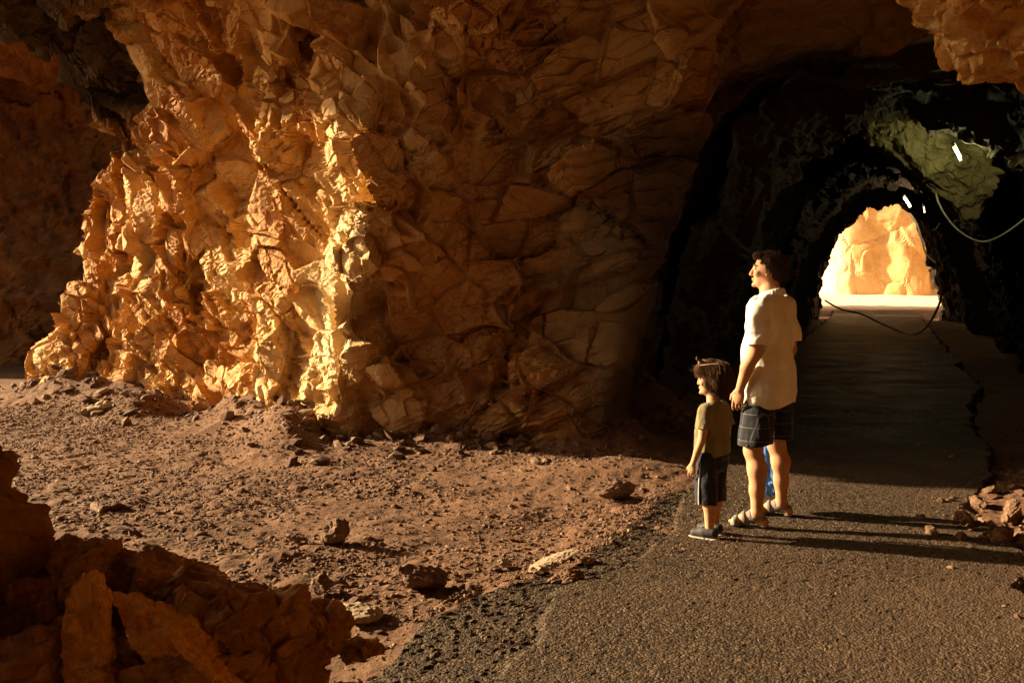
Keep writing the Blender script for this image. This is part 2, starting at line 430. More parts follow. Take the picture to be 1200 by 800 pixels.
def subdivide(A, F):
    """split every quad in four; A holds positions and anything else per vertex"""
    E = np.concatenate([F[:, [0, 1]], F[:, [1, 2]], F[:, [2, 3]], F[:, [3, 0]]]); E.sort(1)
    key = E[:, 0].astype(np.int64) * len(A) + E[:, 1]; uq, inv = np.unique(key, return_inverse=True)
    e0, e1 = uq // len(A), uq % len(A); nA = len(A); m = len(F)
    ev = (A[e0] + A[e1]) / 2; fv = A[F].mean(1)
    ei = nA + inv.reshape(4, m); fi = nA + len(uq) + np.arange(m)
    F2 = np.concatenate([np.stack([F[:, k], ei[k], fi, ei[(k + 3) % 4]], 1) for k in range(4)])
    return np.concatenate([A, ev, fv]), F2
def in_view(V, F, mx=.12):
    c_ = V[F].mean(1); cz = (c_[:, 2] - CAM_H)
    d_ = c_[:, 1] * math.cos(PITCH) - cz * math.sin(PITCH); u_ = c_[:, 1] * math.sin(PITCH) + cz * math.cos(PITCH)
    return (d_ > .3) & (np.abs(c_[:, 0] / d_) < 600 / FPX * (1 + mx)) & (np.abs(u_ / d_) < 400 / FPX * (1 + mx))
def chips(V, N, fine):
    right = sstep(-1.4, -.2, V[:, 0] - .25 * V[:, 2]); mA = right < 1; mB = right > 0
    if not fine: return V, np.full(len(V), .5), np.full(len(V), .5)
    hA2, cA2 = part_eval(V, mA, .50, 102, (1.25, 1.0, .85), RC, .48, .26, .14, .03, .08)
    hB2, cB2 = part_eval(V, mB, .50, 104, (1.9, 1.1, .60), RB, .40, .42, .19, .03, .13)
    h1, _ = part_eval(V, mB, 1.10, 103, (1.7, 1.2, .8), RB, 0, 0, .10, .02, .12)
    P_ = V + N * ((hA2 * (1 - right) + (hB2 + h1) * right) * (1 - .55 * sstep(.1, .9, V[:, 0])))[:, None]
    hA3, cA3 = part_eval(P_, mA, .20, 105, (1.4, 1.0, .75), RC, .38, .17, .12, .04, .10)
    hB3, cB3 = part_eval(P_, mB, .20, 107, (2.6, 1.6, .50), RB, .36, .24, .14, .05, .15)
    h4, c4, _ = fracture(P_, .075, 106, (1.6, 1, .7), RA, .28, .09, .08, .06, .15)
    mk = .35 + 1.1 * sstep(-.3, .4, fbm(V * .9, 3, 77)); m4 = .25 + 1.5 * sstep(-.3, .4, fbm(V * 1.7 + 9, 3, 78))
    h = (hA3 * (1 - right) + hB3 * right) * mk + h4 * m4 + .005 * fbm(V * 24, 4, 31) + .014 * fbm(V * 6, 3, 32)
    h = h * (1 - .6 * sstep(.1, .9, V[:, 0]))
    return P_ + N * h[:, None], cA2 * (1 - right) + cB2 * right, (cA3 * (1 - right) + cB3 * right) * .6 + c4 * .4
V, F = surface_nets(base_field, masses, (-8.6, 6.2, -.3), (8.2, 16.0, 5.9), .04)
_, F_, _ = compact(V, F, {})
N = vsmooth(vnormals(V, F), F, 28); N /= np.linalg.norm(N, axis=1, keepdims=True) + 1e-9
V = vsmooth(V, F, 1, .3)
c_ = V[F].mean(1)
F = F[(c_[:, 2] > -.25) & ~((c_[:, 0] < -8.2) & (c_[:, 2] > 4.3) & (c_[:, 1] < 13.5)) & ~((c_[:, 0] < -5) & (c_[:, 1] > 15.9))]
vis = in_view(V, F); CM = masses(V)[1]
for nm, msk, lv in (('cave_wall', vis, 2), ('cave_wall', ~vis, 0)):
    V2, F2, A2 = compact(np.concatenate([V, N, CM[:, None]], 1), F[msk], {})
    for _ in range(lv): V2, F2 = subdivide(V2, F2)
    V2, N2, cm = V2[:, :3], V2[:, 3:6], V2[:, 6]; N2 = N2 / (np.linalg.norm(N2, axis=1, keepdims=True) + 1e-9)
    P2, c3, c4 = chips(V2, N2, lv > 0)
    cen = P2[F2].mean(1)
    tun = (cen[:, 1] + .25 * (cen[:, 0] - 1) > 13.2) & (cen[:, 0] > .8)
    pg = .4 * cm + .35 * c3 + .25 * c4
    shade_tint = sstep(9.9, 13.0, P2[:, 1] + .35 * (P2[:, 0] - 2) + .8 * fbm(P2 * .8, 3, 88)) * sstep(-.6, .8, P2[:, 0])  # painted shade: rock colour darkens into the tunnel mouth
    shade_tint = np.maximum(shade_tint, 1.0 * sstep(4.2, 5.2, -P2[:, 0] + .6 * fbm(P2 * .9, 3, 90)) * sstep(3.7, 4.3, P2[:, 2]))  # shade of the upper left overhang painted into the colour
    pg = pg + .50 * np.exp(-((P2[:, 0] + 1.75 - .25 * (P2[:, 2] - 1)) / .75) ** 2) * sstep(-.5, .3, fbm(P2 * 1.1, 3, 91)) * (P2[:, 1] < 11.4)  # pale limestone of the nose ridge, painted paler still to brighten its sunlit patch
    shade_tint = np.maximum(shade_tint, .95 * sstep(-.3, 1.1, P2[:, 0] - .18 * np.clip(P2[:, 2] - 1.5, 0, 9) ** 1.5 + .3 * fbm(P2 * .9, 3, 94)) * (1 - sstep(2.7, 3.5, P2[:, 2]) * (1 - sstep(9.4, 10.4, P2[:, 1]))))  # shade painted on the right flank and foot of the pillar
    shade_tint = np.maximum(shade_tint, .36 * sstep(-1.9, -.3, P2[:, 0] - .3 * P2[:, 2] + .5 * fbm(P2 * .9, 3, 89)))  # right face: partly browner rock, partly painted shade
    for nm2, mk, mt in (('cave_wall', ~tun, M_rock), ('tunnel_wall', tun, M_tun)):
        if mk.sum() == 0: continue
        V3, F3, A3 = compact(P2, F2[mk], {'pig': pg, 'shade_tint': shade_tint}); tag(mesh_np(nm2, V3, F3, mt, attrs=A3), kind='structure')

# generic rough wall along a plan line
def wall_sheet(name, pts, z0, z1, step, mat, seed, lean=0.0, amp=1.0, kind='structure', scales=((1.3, .5), (.5, .7), (.2, .7)), big=.5, nrm=1, pigf=None):
    pts = np.array(pts, float)
    seg = np.linalg.norm(np.diff(pts[:, :2], axis=0), axis=1); L = seg.sum()
    n = int(L / step); u = np.linspace(0, len(pts) - 1 - 1e-4, n)
    Pp = catmull(pts, u); m = int((z1 - z0) / step) + 2
    t_ = np.linspace(0, 1, m)
    d = np.gradient(Pp, axis=0); d /= np.linalg.norm(d, axis=1, keepdims=True)
    nr = np.stack([d[:, 1], -d[:, 0]], 1) * nrm
    X = Pp[:, None, 0] + nr[:, None, 0] * lean * (t_ ** 2)[None]
    Y = Pp[:, None, 1] + nr[:, None, 1] * lean * (t_ ** 2)[None]
    Z = np.broadcast_to(z0 + (z1 - z0) * t_[None], X.shape)
    Q = np.stack([X, Y, Z], -1).reshape(-1, 3)
    NN = np.repeat(np.concatenate([nr, np.zeros((n, 1))], 1), m, 0)
    h = big * fbm(Q * .5, 3, seed); pg = 0
    for j, (sz, tl) in enumerate(scales):
        hh, cc, _ = fracture(Q, sz, seed + 3 * j + 1, (1, 1, 1.4), rotm(10, 20, 30), tl * .6, .28, .08, .08, .35)
        h = h + hh; pg = pg + cc / len(scales)
    Q = Q + NN * (h * amp)[:, None]
    if pigf: pg = pigf(Q, pg)
    o = mesh_np(name, Q, grid_faces(n, m), mat, attrs={'pig': pg})
    return tag(o, kind=kind)
wall_sheet('cave_wall', [(-13.5, 18.2), (-11.5, 18.5), (-9, 19.0), (-6.5, 20.2), (-3.5, 21.5)], -.4, 6.5, .05, M_rust, 300, lean=1.5)

# overhanging ceiling of the side gallery
def ceiling_sheet(name, x0, x1, y0, y1, z, step, mat, seed, dz=None, amp=1.0):
    xs = np.arange(x0, x1, step); ys = np.arange(y0, y1, step)
    X, Y = np.meshgrid(xs, ys, indexing='ij'); Z = np.full(X.shape, float(z))
    if dz: Z = Z + dz(X, Y)
    Q = np.stack([X, Y, Z], -1).reshape(-1, 3)
    h = .5 * fbm(Q * .5, 3, seed); pg = 0
    for j, (sz, tl) in enumerate(((1.3, .5), (.5, .7), (.2, .7))):
        hh, cc, _ = fracture(Q, sz, seed + 3 * j + 1, (1, 1, 1), None, tl * .6, .28, .08, .08, .35)
        h = h + hh; pg = pg + cc / 3
    Q[:, 2] -= h * amp
    return tag(mesh_np(name, Q, grid_faces(len(xs), len(ys)), mat, attrs={'pig': pg}), kind='structure')
ceiling_sheet('cave_ceiling', -14, -5.5, 14.6, 21, 5.2, .06, M_rust, 340, dz=lambda X, Y: .9 * np.clip((15.6 - Y), 0, 1) ** 2 + np.clip(-8.5 - X, 0, 9) * .33)

# ------------------------------------------------------------------ ground
def ground_height(Q):
    x, y = Q[:, 0], Q[:, 1]
    z = floor_z(x, y) - .03
    q = np.stack([x, y, 0 * x], 1)
    z = z + .05 * fbm(q * .7, 3, 400) + .024 * fbm(q * 3, 3, 410) + .010 * fbm(q * 11, 3, 411)
    # rubble apron under the wall
    d = seg_dist(x, y, FOOT)
    z = z + .34 * np.exp(-(d / .55) ** 2) * (.6 + .8 * vnoise(q * 1.3, 5))
    # low mound at the mouth, left of the road
    z = z + .16 * np.exp(-(((x - .95) / .7) ** 2 + ((y - 8.2) / .45) ** 2))
    z = z + .10 * np.exp(-(((x - 4.2) / .8) ** 2 + ((y - 7.0) / 1.2) ** 2))
    return z
def seg_dist(x, y, pts):
    d = np.full(len(x), 1e9)
    for a, b in zip(pts[:-1], pts[1:]):
        a = np.array(a); b = np.array(b); ab = b - a
        t = np.clip(((x - a[0]) * ab[0] + (y - a[1]) * ab[1]) / (ab @ ab), 0, 1)
        d = np.minimum(d, np.hypot(x - a[0] - t * ab[0], y - a[1] - t * ab[1]))
    return d
FOOT = [tuple(p) for p in ST[1:15, :2]]
def gravel_relief(Q, sizes=((.22, .4), (.10, .55), (.05, .8))):
    h = 0
    q = np.stack([Q[:, 0], Q[:, 1], 0 * Q[:, 0]], 1)
    dens = sstep(-.35, .35, fbm(q * .9, 3, 420))
    for j, (sz, a) in enumerate(sizes):
        f1, f2, idx, off = vor(q / sz, 430 + j)
        r = TAB[idx]
        dome = np.clip(1 - (f1 / (.28 + .3 * r[:, 0])) ** 2, 0, 1) ** .6 * (r[:, 1] ** 1.5)
        dome = dome + .5 * dome * ((r[:, 2:4] - .5) * off[:, :2]).sum(1) * 2
        h = h + sz * .34 * a * dome * (.3 + .7 * dens)
    return h
def ground_patch(name, xs, ys, relief, z_off=0, hole=None):
    X, Y = np.meshgrid(xs, ys, indexing='ij')
    Q = np.stack([X, Y, 0 * X], -1).reshape(-1, 3).astype(float)
    Q[:, 2] = ground_height(Q) + z_off
    if relief: Q[:, 2] += gravel_relief(Q)
    F = grid_faces(len(xs), len(ys))
    if hole:
        cx = Q[F].mean(1); F = F[~((cx[:, 0] > hole[0]) & (cx[:, 0] < hole[1]) & (cx[:, 1] > hole[2]) & (cx[:, 1] < hole[3]))]
        Q, F, _ = compact(Q, F, {})
    return Q, F
Q1, F1 = ground_patch('ground', np.arange(-9, 5.6, .02), np.arange(2.2, 13, .02), True)
far = np.unique(np.concatenate([-np.geomspace(10, 1500, 22)[::-1] - 8, np.linspace(-18, 30, 90), np.geomspace(10, 1500, 22) + 22]))
fary = np.unique(np.concatenate([-np.geomspace(4, 1500, 20)[::-1], np.linspace(-3.5, 70, 120), np.geomspace(75, 1500, 16)]))
Q2, F2 = ground_patch('ground', far, fary, False, -.06)
Q2[:, 2] = np.where((np.abs(Q2[:, 0]) > 40) | (Q2[:, 1] > 80) | (Q2[:, 1] < -10), floor_z(Q2[:, 0], Q2[:, 1]) - .09, Q2[:, 2])
Q = np.concatenate([Q1, Q2]); F = np.concatenate([F1, F2 + len(Q1)])
tag(mesh_np('ground', Q, F, M_ground, smooth=False, attrs={'pale': sstep(41.5, 45, Q[:, 1] + Q[:, 0] * 0)}), kind='structure')  # ground past the exit painted whiter so the sunlit strip blows out

# road: worn asphalt sheet with a broken edge; left edge as (x, y)
EDGE = [(-.75, 2.2), (-.72, 3.4), (-.60, 3.95), (-.48, 4.5), (-.22, 5.0), (.32, 5.5), (.66, 6.2), (.98, 7.1), (1.45, 8.1), (1.9, 9.6), (2.2, 11.5), (3.1, 14), (5.4, 20), (8.4, 28), (12.0, 37.5), (12.9, 40.5)]
EDGE = np.array(EDGE)
def road_mesh():
    ys = np.concatenate([np.arange(2.2, 12, .02), np.arange(12, 20, .06), np.arange(20, 40.3, .1)])
    left = np.interp(ys, EDGE[:, 1], EDGE[:, 0])
    width = np.interp(ys, [2, 4.5, 6.5, 8, 10, 14, 37, 66], [3.6, 3.0, 2.4, 2.5, 2.9, 3.6, 3.4, 3.6])
    m = 190
    t_ = np.linspace(0, 1, m)
    X = left[:, None] + width[:, None] * t_[None]; Y = np.broadcast_to(ys[:, None], X.shape)
    Q = np.stack([X, Y, 0 * X], -1).reshape(-1, 3)
    e = np.minimum(X - left[:, None], left[:, None] + width[:, None] - X).ravel()
    q = np.stack([Q[:, 0], Q[:, 1], 0 * e], 1)
    z = floor_z(Q[:, 0], Q[:, 1]) + .035 + .012 * fbm(q * .8, 3, 500)
    wob = .14 * fbm(q * 1.3, 3, 510) + .05 * fbm(q * 4, 3, 512) + .03 * fbm(q * 14, 3, 515)
    z = z - .16 * (1 - sstep(0.0, .10, e + wob))
    # older patch edge: a low step running beside the broken verge
    z = z + sstep(9, 12, Q[:, 1]) * (.022 * fbm(q * np.array([.8, 1.5, 1]) + .3 * np.sin(q[:, [1, 0, 2]] * 2), 4, 560) + .006 * fbm(q * np.array([4, 7, 1]), 3, 561))
    st = e + .12 * fbm(q * 1.6, 3, 520) - np.interp(Q[:, 1], [2, 4, 5.5, 7, 12], [.75, .62, .42, .30, .1])
    patch = 1 - sstep(-.02, .03, st)
    isl = (Q[:, 0] < left.repeat(m) + 1.7)
    patch = patch * isl
    z = z - .022 * patch
    nearm = (Q[:, 1] < 12)
    f1, f2, idx, off = vor(q / .035, 530)
    z = z + np.where(nearm, .0045 * (1 + 1.6 * patch) * (np.clip(1 - f1 / .6, 0, 1) * TAB[idx, 0] * 2) + .003 * fbm(q * 30, 2, 540), 0)
    Q[:, 2] = z
    dirt = np.clip(.35 + .9 * fbm(q * .6, 3, 550) + .5 * sstep(1.6, 3.4, e * 0 + Q[:, 0] - left.repeat(m)) - .5 * patch, 0, 1)
    return mesh_np('road', Q, grid_faces(len(ys), m), M_road, attrs={'pig': dirt, 'tunnel_dark': sstep(7.6, 10.5, Q[:, 1] + .6 * fbm(q * .9, 3, 570)) * (1 - sstep(35, 38, Q[:, 1]))})  # road colour darker and slightly smoother inside the tunnel
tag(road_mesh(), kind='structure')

# ------------------------------------------------------------------ rock masses outside the frame and beyond the tunnel
wall_sheet('cave_wall', [(6.2, 7.4), (5.4, 5.0), (5.0, 2.5), (4.7, 0), (3.6, -3.2), (0, -4.2), (-3, -4.2), (-5.8, -2.6)], -.4, 5.6, .08, M_rock, 355, big=.25)
ceiling_sheet('cave_ceiling', -5.4, 7, -4.6, 6.9, 5.5, .1, M_rock, 345)
wall_sheet('cave_wall', [(-4.4, 4.95), (-5.0, 4.7), (-5.9, 3.6), (-6.2, 1.5), (-5.6, -2)], -.4, 4.6, .07, M_rock, 360, big=.25)  # unseen wall added to keep the sun off the front heap
wall_sheet('rock_face', [(11.3, 38.0), (11.9, 40), (12.7, 45.6), (11.0, 47.5), (4, 48)], -.3, 9, .14, M_far, 370, big=.3)  # hidden rock added outside the exit to shade the floor there
wall_sheet('rock_face', [(7, 76), (12, 70), (16.4, 66), (18.2, 61.5), (19.2, 58.6), (21.2, 57.5), (23.2, 56.4), (24.0, 58.0), (24.4, 64)], 0, 15, .14, M_far, 380, lean=1.0, amp=.3, big=.9, scales=((4.5, .5), (1.8, .3)), pigf=lambda Q, p: .4 * p + .75 - 1.0 * sstep(18.6, 21.0, Q[:, 0] + .15 * Q[:, 2]))  # pale left, orange right: sunlit contrast of the cliff painted into its pigment
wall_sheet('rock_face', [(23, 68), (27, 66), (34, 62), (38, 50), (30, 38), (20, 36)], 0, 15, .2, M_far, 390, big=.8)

# ------------------------------------------------------------------ rocks
import bmesh
_ico = {}
def ico(n):
    if n not in _ico:
        bm = bmesh.new(); bmesh.ops.create_icosphere(bm, subdivisions=n, radius=1)
        _ico[n] = (np.array([v.co[:] for v in bm.verts]), np.array([[v.index for v in f.verts] for f in bm.faces])); bm.free()
    return _ico[n]
def rock_verts(n, dims, seed, planes=13, rough=.05):
    d, F = ico(n); rs = np.random.default_rng(seed)
    N_ = rs.normal(size=(planes, 3)); N_ /= np.linalg.norm(N_, axis=1, keepdims=True)
    o = .62 + .38 * rs.random(planes)
    dd = d @ N_.T
    r = np.where(dd > .05, o / np.maximum(dd, .05), 9).min(1); r = np.minimum(r, 1.25)
    V = d * r[:, None] * np.array(dims) / 2
    if n >= 4:
        m = min(dims)
        h, c_, _ = fracture(V + seed * 3.1, m * .45, seed % 97, (1, 1, 1), rotm(seed * 13 % 90, 20, 10), .5, .3, .08, .08, .3)
        h2, c2, _ = fracture(V + seed * 3.1, max(m * .15, .012), seed % 91, (1, 1, 1), None, .5, .25, .08, .1, .3)
        h3, _, _ = fracture(V + seed * 1.7, max(m * .42, .03) * .5, seed % 83, (1.6, 1, .7), rotm(30, seed * 7 % 60, 0), .6, .3, .15, .08, .2)
        V = V + d * ((h + h2) * .7 + h3 * .55 + rough * m * .5 * fbm(V / m * 5 + seed, 4, 3))[:, None]
        pig = .2 + .5 * c_ + .3 * c2
    else:
        V = V * (1 + rough * rs.normal(size=(len(V), 1))); pig = np.full(len(V), rs.random())
    return V, F, pig
def rock(name, loc, dims, rot, seed, label, mat=None, n=4, cat='rock', group=None, planes=13):
    V, F, pig = rock_verts(n, dims, seed, planes)
    o = mesh_np(name, V, F, mat or M_stone, attrs={'pig': pig})
    o.location = loc; o.rotation_euler = [R(a) for a in rot]
    return tag(o, label, cat, group)
def place(px, py, dims, lift=.3):
    p = G(px, py); return (p.x, p.y, p.z + dims[2] * lift)

# foreground heap, bottom left
def fr(name, px, py, Yd, dims, rot, seed, label, n=5, planes=11, mat=None):
    return rock(name, U(px, py, Yd), dims, rot, seed, label, mat or M_fore, n, planes=planes)
fr('boulder', -172, 662, 3.5, (1.12, .9, 1.72), (0, 3, 10), 11, 'tall rough rock pillar at the left edge of the picture', 7)
fr('rock_slab', 106, 785, 3.0, (.155, .13, .50), (-8, 2, 12), 12, 'upright narrow orange rock slab standing in the front heap', 6, 9, M_slab)
fr('rock', 116, 672, 3.5, (.25, .28, .26), (10, 20, 30), 13, 'dark angular rock behind the top of the upright orange slab', 5, 8)
fr('rock', 172, 668, 3.45, (.15, .15, .15), (0, 0, 40), 14, 'small rounded tan rock right of the dark angular rock', 5)
fr('rock_slab', 215, 755, 3.05, (.60, .2, .13), (10, 36, -8), 15, 'long brown rock slab sloping down to the right in the front heap', 6, 10, M_slab)
fr('boulder', 300, 778, 3.35, (.60, .5, .44), (6, 24, 12), 16, 'largest brown boulder of the front heap, rounded top', 7, 12)
fr('rock', 60, 668, 3.8, (.26, .25, .24), (20, 0, 10), 17, 'dusty tan rock between the left pillar and the dark angular rock', 5)
fr('rock', 45, 712, 3.5, (.22, .2, .2), (0, 30, 60), 18, 'brown rock low between the left pillar and the upright slab', 5)
fr('rock', 378, 742, 3.5, (.20, .22, .2), (0, 10, 20), 19, 'craggy orange rock against the right side of the largest boulder', 5)
fr('rock', 20, 790, 3.0, (.3, .25, .26), (0, 10, 40), 20, 'dull brown rock at the bottom left corner', 5)
fr('rock', 205, 800, 2.9, (.26, .2, .12), (0, 20, 10), 21, 'flat brown rock at the bottom edge beneath the long sloping slab', 5)
fr('rock', 420, 760, 3.6, (.13, .15, .1), (0, 0, 70), 22, 'small brown rock at the right foot of the front heap', 5)
fr('boulder', 175, 850, 3.5, (1.2, .7, .5), (0, 8, 10), 23, 'broad shadowed boulder under the middle of the front heap', 5, 10)
fr('boulder', 20, 800, 3.7, (.7, .5, .6), (0, 8, 30), 24, 'shadowed boulder beneath the rocks beside the left pillar', 5, 10)
fr('rock', 205, 672, 3.75, (.3, .3, .2), (0, 12, 70), 25, 'rough tan rock behind the gap between small rounded rock and largest boulder', 5)
rsh = np.random.default_rng(77)
for k in range(26):
    hx = 40 + 380 * rsh.random(); Yh = 3.3 + .6 * rsh.random()
    top = np.interp(hx, [40, 120, 200, 290, 380, 430], [700, 690, 700, 705, 745, 775])
    p_ = U(hx, top + 6 + 70 * rsh.random() ** 2, Yh); dd = .05 + .09 * rsh.random()
    rock('rock', p_, (dd * 1.5, dd, dd * .8), rsh.random(3) * 360, 700 + k, 'small broken brown rock filling a gap in the front heap', M_fore, 4, 'rock', 'small rocks filling the gaps of the front heap', 7)
# notable loose stones on the dirt and by the road
def st(px, py, dims, rot, seed, label, n=4, planes=9, lift=.3, mat=None, name='stone'):
    return rock(name, place(px, py, dims, lift), dims, rot, seed, label, mat or M_stone, n, 'stone', planes=planes)
st(119, 486, (.40, .30, .20), (0, -12, 20), 31, 'squarish pale block at the foot of the sunlit wall', planes=7, mat=M_pale)
st(396, 634, (.15, .10, .15), (0, 20, 10), 32, 'upright wedge shaped brown stone alone on the dirt', planes=6)
st(650, 664, (.25, .14, .05), (0, -17, 14), 33, 'flat pale slab tilted beside the asphalt edge', planes=7, lift=.7, mat=M_pale)
st(492, 684, (.26, .2, .13), (0, 8, 30), 34, 'dark reddish stone left of the flat pale slab', lift=.35)
st(665, 684, (.2, .12, .10), (0, 0, 10), 35, 'brown stone under the tilted pale slab')
st(415, 722, (.22, .2, .06), (0, 5, 10), 36, 'flat yellowish stone right of the front heap', mat=M_pale)
st(125, 597, (.22, .16, .07), (0, 5, 10), 37, 'dark flat stone out on the left of the dirt floor')
st(250, 492, (.22, .2, .14), (0, 5, 50), 38, 'tan stone at the wall foot, right of the squarish block')
st(200, 474, (.5, .3, .3), (0, 5, 10), 39, 'large rounded stone against the sunlit wall foot')
st(347, 632, (.14, .1, .05), (0, 5, 10), 40, 'thin flat stone just left of the upright wedge stone')
st(380, 690, (.13, .1, .09), (0, 5, 80), 41, 'round brown stone between the wedge stone and the front heap')
st(720, 580, (.34, .2, .12), (0, 5, 10), 42, 'low reddish stone on the mound left of the child')
st(470, 505, (.3, .2, .16), (0, 15, 10), 43, 'shadowed stone at the foot of the dark wall')
st(590, 660, (.09, .06, .04), (0, 10, 30), 44, 'small pale stone left of the tip of the tilted slab', mat=M_pale)
st(690, 662, (.10, .07, .05), (0, 10, 80), 45, 'small pale stone between the tilted slab and the asphalt', mat=M_pale)
# rubble heap at the right edge
rs = np.random.default_rng(5)
HEAP = 'broken stones heaped at the right edge of the road'
hs = []
for k in range(40):
    px = 1215 - abs(rs.normal()) * 62; py = 618 + rs.normal() * 24 + (px - 1180) * -.1
    d = .035 + .10 * rs.random() ** 2.2
    hs.append((d, px, py, rs.random(), rs.random(3) * 360))
hs.sort(key=lambda t: -t[0])
WORDS = ['largest', 'second largest', 'third largest', 'fourth largest', 'fifth largest', 'sixth largest']
for k, (d, px, py, u_, rt_) in enumerate(hs):
    dims = (d * 1.3, d, d * .75); p = G(px, py)
    z = p.z + .08 * math.exp(-((px - 1200) / 45) ** 2 - ((py - 612) / 18) ** 2) * u_ + .35 * dims[2]
    lb = (WORDS[k] + ' pale broken stone of the low heap at the right edge of the road') if k < 6 else 'small broken stone of the low heap at the right edge of the road'
    rock('stone', (p.x, p.y, z), dims, rt_, 600 + k, lb, M_stone, 3 if d < .1 else 4, 'stone', HEAP, 8)

# loose gravel and rubble: one mass
def gravel(name, spots, mat, seed):
    d, F0 = ico(1); rs = np.random.default_rng(seed)
    proto = []
    for k in range(24):
        V, F, _ = rock_verts(1, (1.2 + .5 * rs.random(), 1, .5 + .4 * rs.random()), seed * 50 + k, 7, .04); proto.append(V)
    proto = np.array(proto)
    n = len(spots); a = rs.random(n) * 2 * math.pi; ti = rs.normal(size=n) * .35
    V = proto[rs.integers(0, 24, n)] * spots[:, 3, None, None]
    ct, sn = np.cos(ti)[:, None], np.sin(ti)[:, None]
    V = np.stack([V[..., 0] * ct - V[..., 2] * sn, V[..., 1], V[..., 0] * sn + V[..., 2] * ct], -1)
    ca, sa = np.cos(a)[:, None], np.sin(a)[:, None]
    V = np.stack([V[..., 0] * ca - V[..., 1] * sa, V[..., 0] * sa + V[..., 1] * ca, V[..., 2]], -1) + spots[:, None, :3]
    F = (F0[None] + (np.arange(n) * len(d))[:, None, None]).reshape(-1, 3)
    pg = np.repeat(rs.random(n), len(d))
    return tag(mesh_np(name, V.reshape(-1, 3), F, mat, attrs={'pig': pg}), kind='stuff')
def road_left(y): return np.interp(y, EDGE[:, 1], EDGE[:, 0])
def scatter(n, x0, x1, y0, y1, smin, smax, seed, side, pw=2.6, clump=.9):
    rs = np.random.default_rng(seed)
    x = rs.uniform(x0, x1, n); y = rs.uniform(y0, y1, n)
    q = np.stack([x, y, 0 * x], 1)
    dn = sstep(-.4, .45, fbm(q * clump, 3, 420)) * .8 + .2
    e = x - road_left(y)
    if side == 'dirt': ok = (e < .12)
    elif side == 'verge': wr = np.interp(y, [2, 4.5, 6.5, 8, 10, 14], [3.6, 3.0, 2.4, 2.5, 2.9, 3.6]); ok = (e > wr - .5 * rs.random(n)); dn = dn * (.35 + .65 * sstep(-.2, .8, e - wr))
    elif side == 'patch': ok = (e > -.1) & (e < .9)
    else: ok = e > .2
    m = ok & (rs.random(n) < dn)
    x, y, q = x[m], y[m], q[m]
    s_ = smin + (smax - smin) * rs.random(len(x)) ** pw
    z = ground_height(q) + s_ * .12
    z = np.where((x > road_left(y)) & (x < road_left(y) + np.interp(y, [2, 4.5, 6.5, 8, 10, 14], [3.6, 3.0, 2.4, 2.5, 2.9, 3.6])), floor_z(x, y) + .04, z)
    return np.stack([x, y, z, s_], 1)
sp = np.concatenate([
    scatter(120000, -9, 1.2, 3.3, 12.5, .006, .034, 1, 'dirt'),
    scatter(2600, -9, 1.2, 3.3, 12.5, .02, .075, 2, 'dirt', 4),
    scatter(30000, -5, 1.2, 3.3, 7.5, .004, .016, 3, 'dirt', 1.5),
])
foot = []
rsf = np.random.default_rng(9)
for a_, b_ in zip(FOOT[:-3], FOOT[1:-2]):
    n_ = int(110 * math.hypot(b_[0] - a_[0], b_[1] - a_[1]))
    t_ = rsf.random(n_)[:, None]; p_ = np.array(a_) * (1 - t_) + np.array(b_) * t_
    p_ = p_ + np.stack([rsf.normal(size=n_) * .3 - .1, -abs(rsf.normal(size=n_)) * .45], 1)
    s_ = .012 + .14 * rsf.random(n_) ** 7
    foot.append(np.concatenate([p_, (ground_height(np.concatenate([p_, np.zeros((n_, 1))], 1)) + s_ * .2)[:, None], s_[:, None]], 1))
sp = np.concatenate([sp] + foot)
gravel('gravel', sp, M_stone, 3)
sp = np.concatenate([scatter(9000, 1.0, 6.0, 3.3, 13, .006, .035, 4, 'verge', 2.2), scatter(5000, -1, 2.6, 3.3, 9, .006, .016, 6, 'patch', 1.2),
                     scatter(900, -1, 6, 3.3, 12, .006, .02, 7, 'all', 2.0), scatter(1200, 2.8, 6, 5.2, 9, .03, .09, 8, 'verge', 2.5)])
gravel('gravel', sp, M_stone, 4)

# ------------------------------------------------------------------ cables, lamps
def tube(name, pts, rad, mat, parent=None, seg=8, sub=8):
    P = np.array([tuple(p) for p in pts], float); u = np.linspace(0, len(P) - 1.0001, (len(P) - 1) * sub + 1); C_ = catmull(P, u)
    T = np.gradient(C_, axis=0); T /= np.linalg.norm(T, axis=1, keepdims=True) + 1e-9
    up = np.where(np.abs(T[:, 2:3]) > .9, [[1., 0, 0]], [[0, 0, 1.]])
    A = np.cross(T, up); A /= np.linalg.norm(A, axis=1, keepdims=True); B = np.cross(T, A)
    a = np.linspace(0, 2 * math.pi, seg, endpoint=False)
    rr = rad if np.ndim(rad) else np.full(len(C_), rad)
    rr = np.interp(np.linspace(0, 1, len(C_)), np.linspace(0, 1, len(rr)), rr)
    V = C_[:, None] + rr[:, None, None] * (A[:, None] * np.cos(a)[None, :, None] + B[:, None] * np.sin(a)[None, :, None])
    n = len(C_); i = np.arange(n - 1)[:, None] * seg; j = np.arange(seg)[None]; j2 = (j + 1) % seg
    F = np.stack([i + j, i + j2, i + seg + j2, i + seg + j], -1).reshape(-1, 4)
    return mesh_np(name, V.reshape(-1, 3), F, mat, parent, smooth=True)
M_cable = plain('pale cable', (.72, .62, .5), .6)
M_dark = plain('dark metal', (.04, .035, .03), .5)
M_white = plain('lamp housing', (.5, .5, .46), .4)
def emit(name, col, st):
    m, t, b = nodes(name); b.inputs['Base Color'].default_value = (*col, 1)
    b.inputs['Emission Color'].default_value = (*col, 1); b.inputs['Emission Strength'].default_value = st; return m
Yc = 14.5
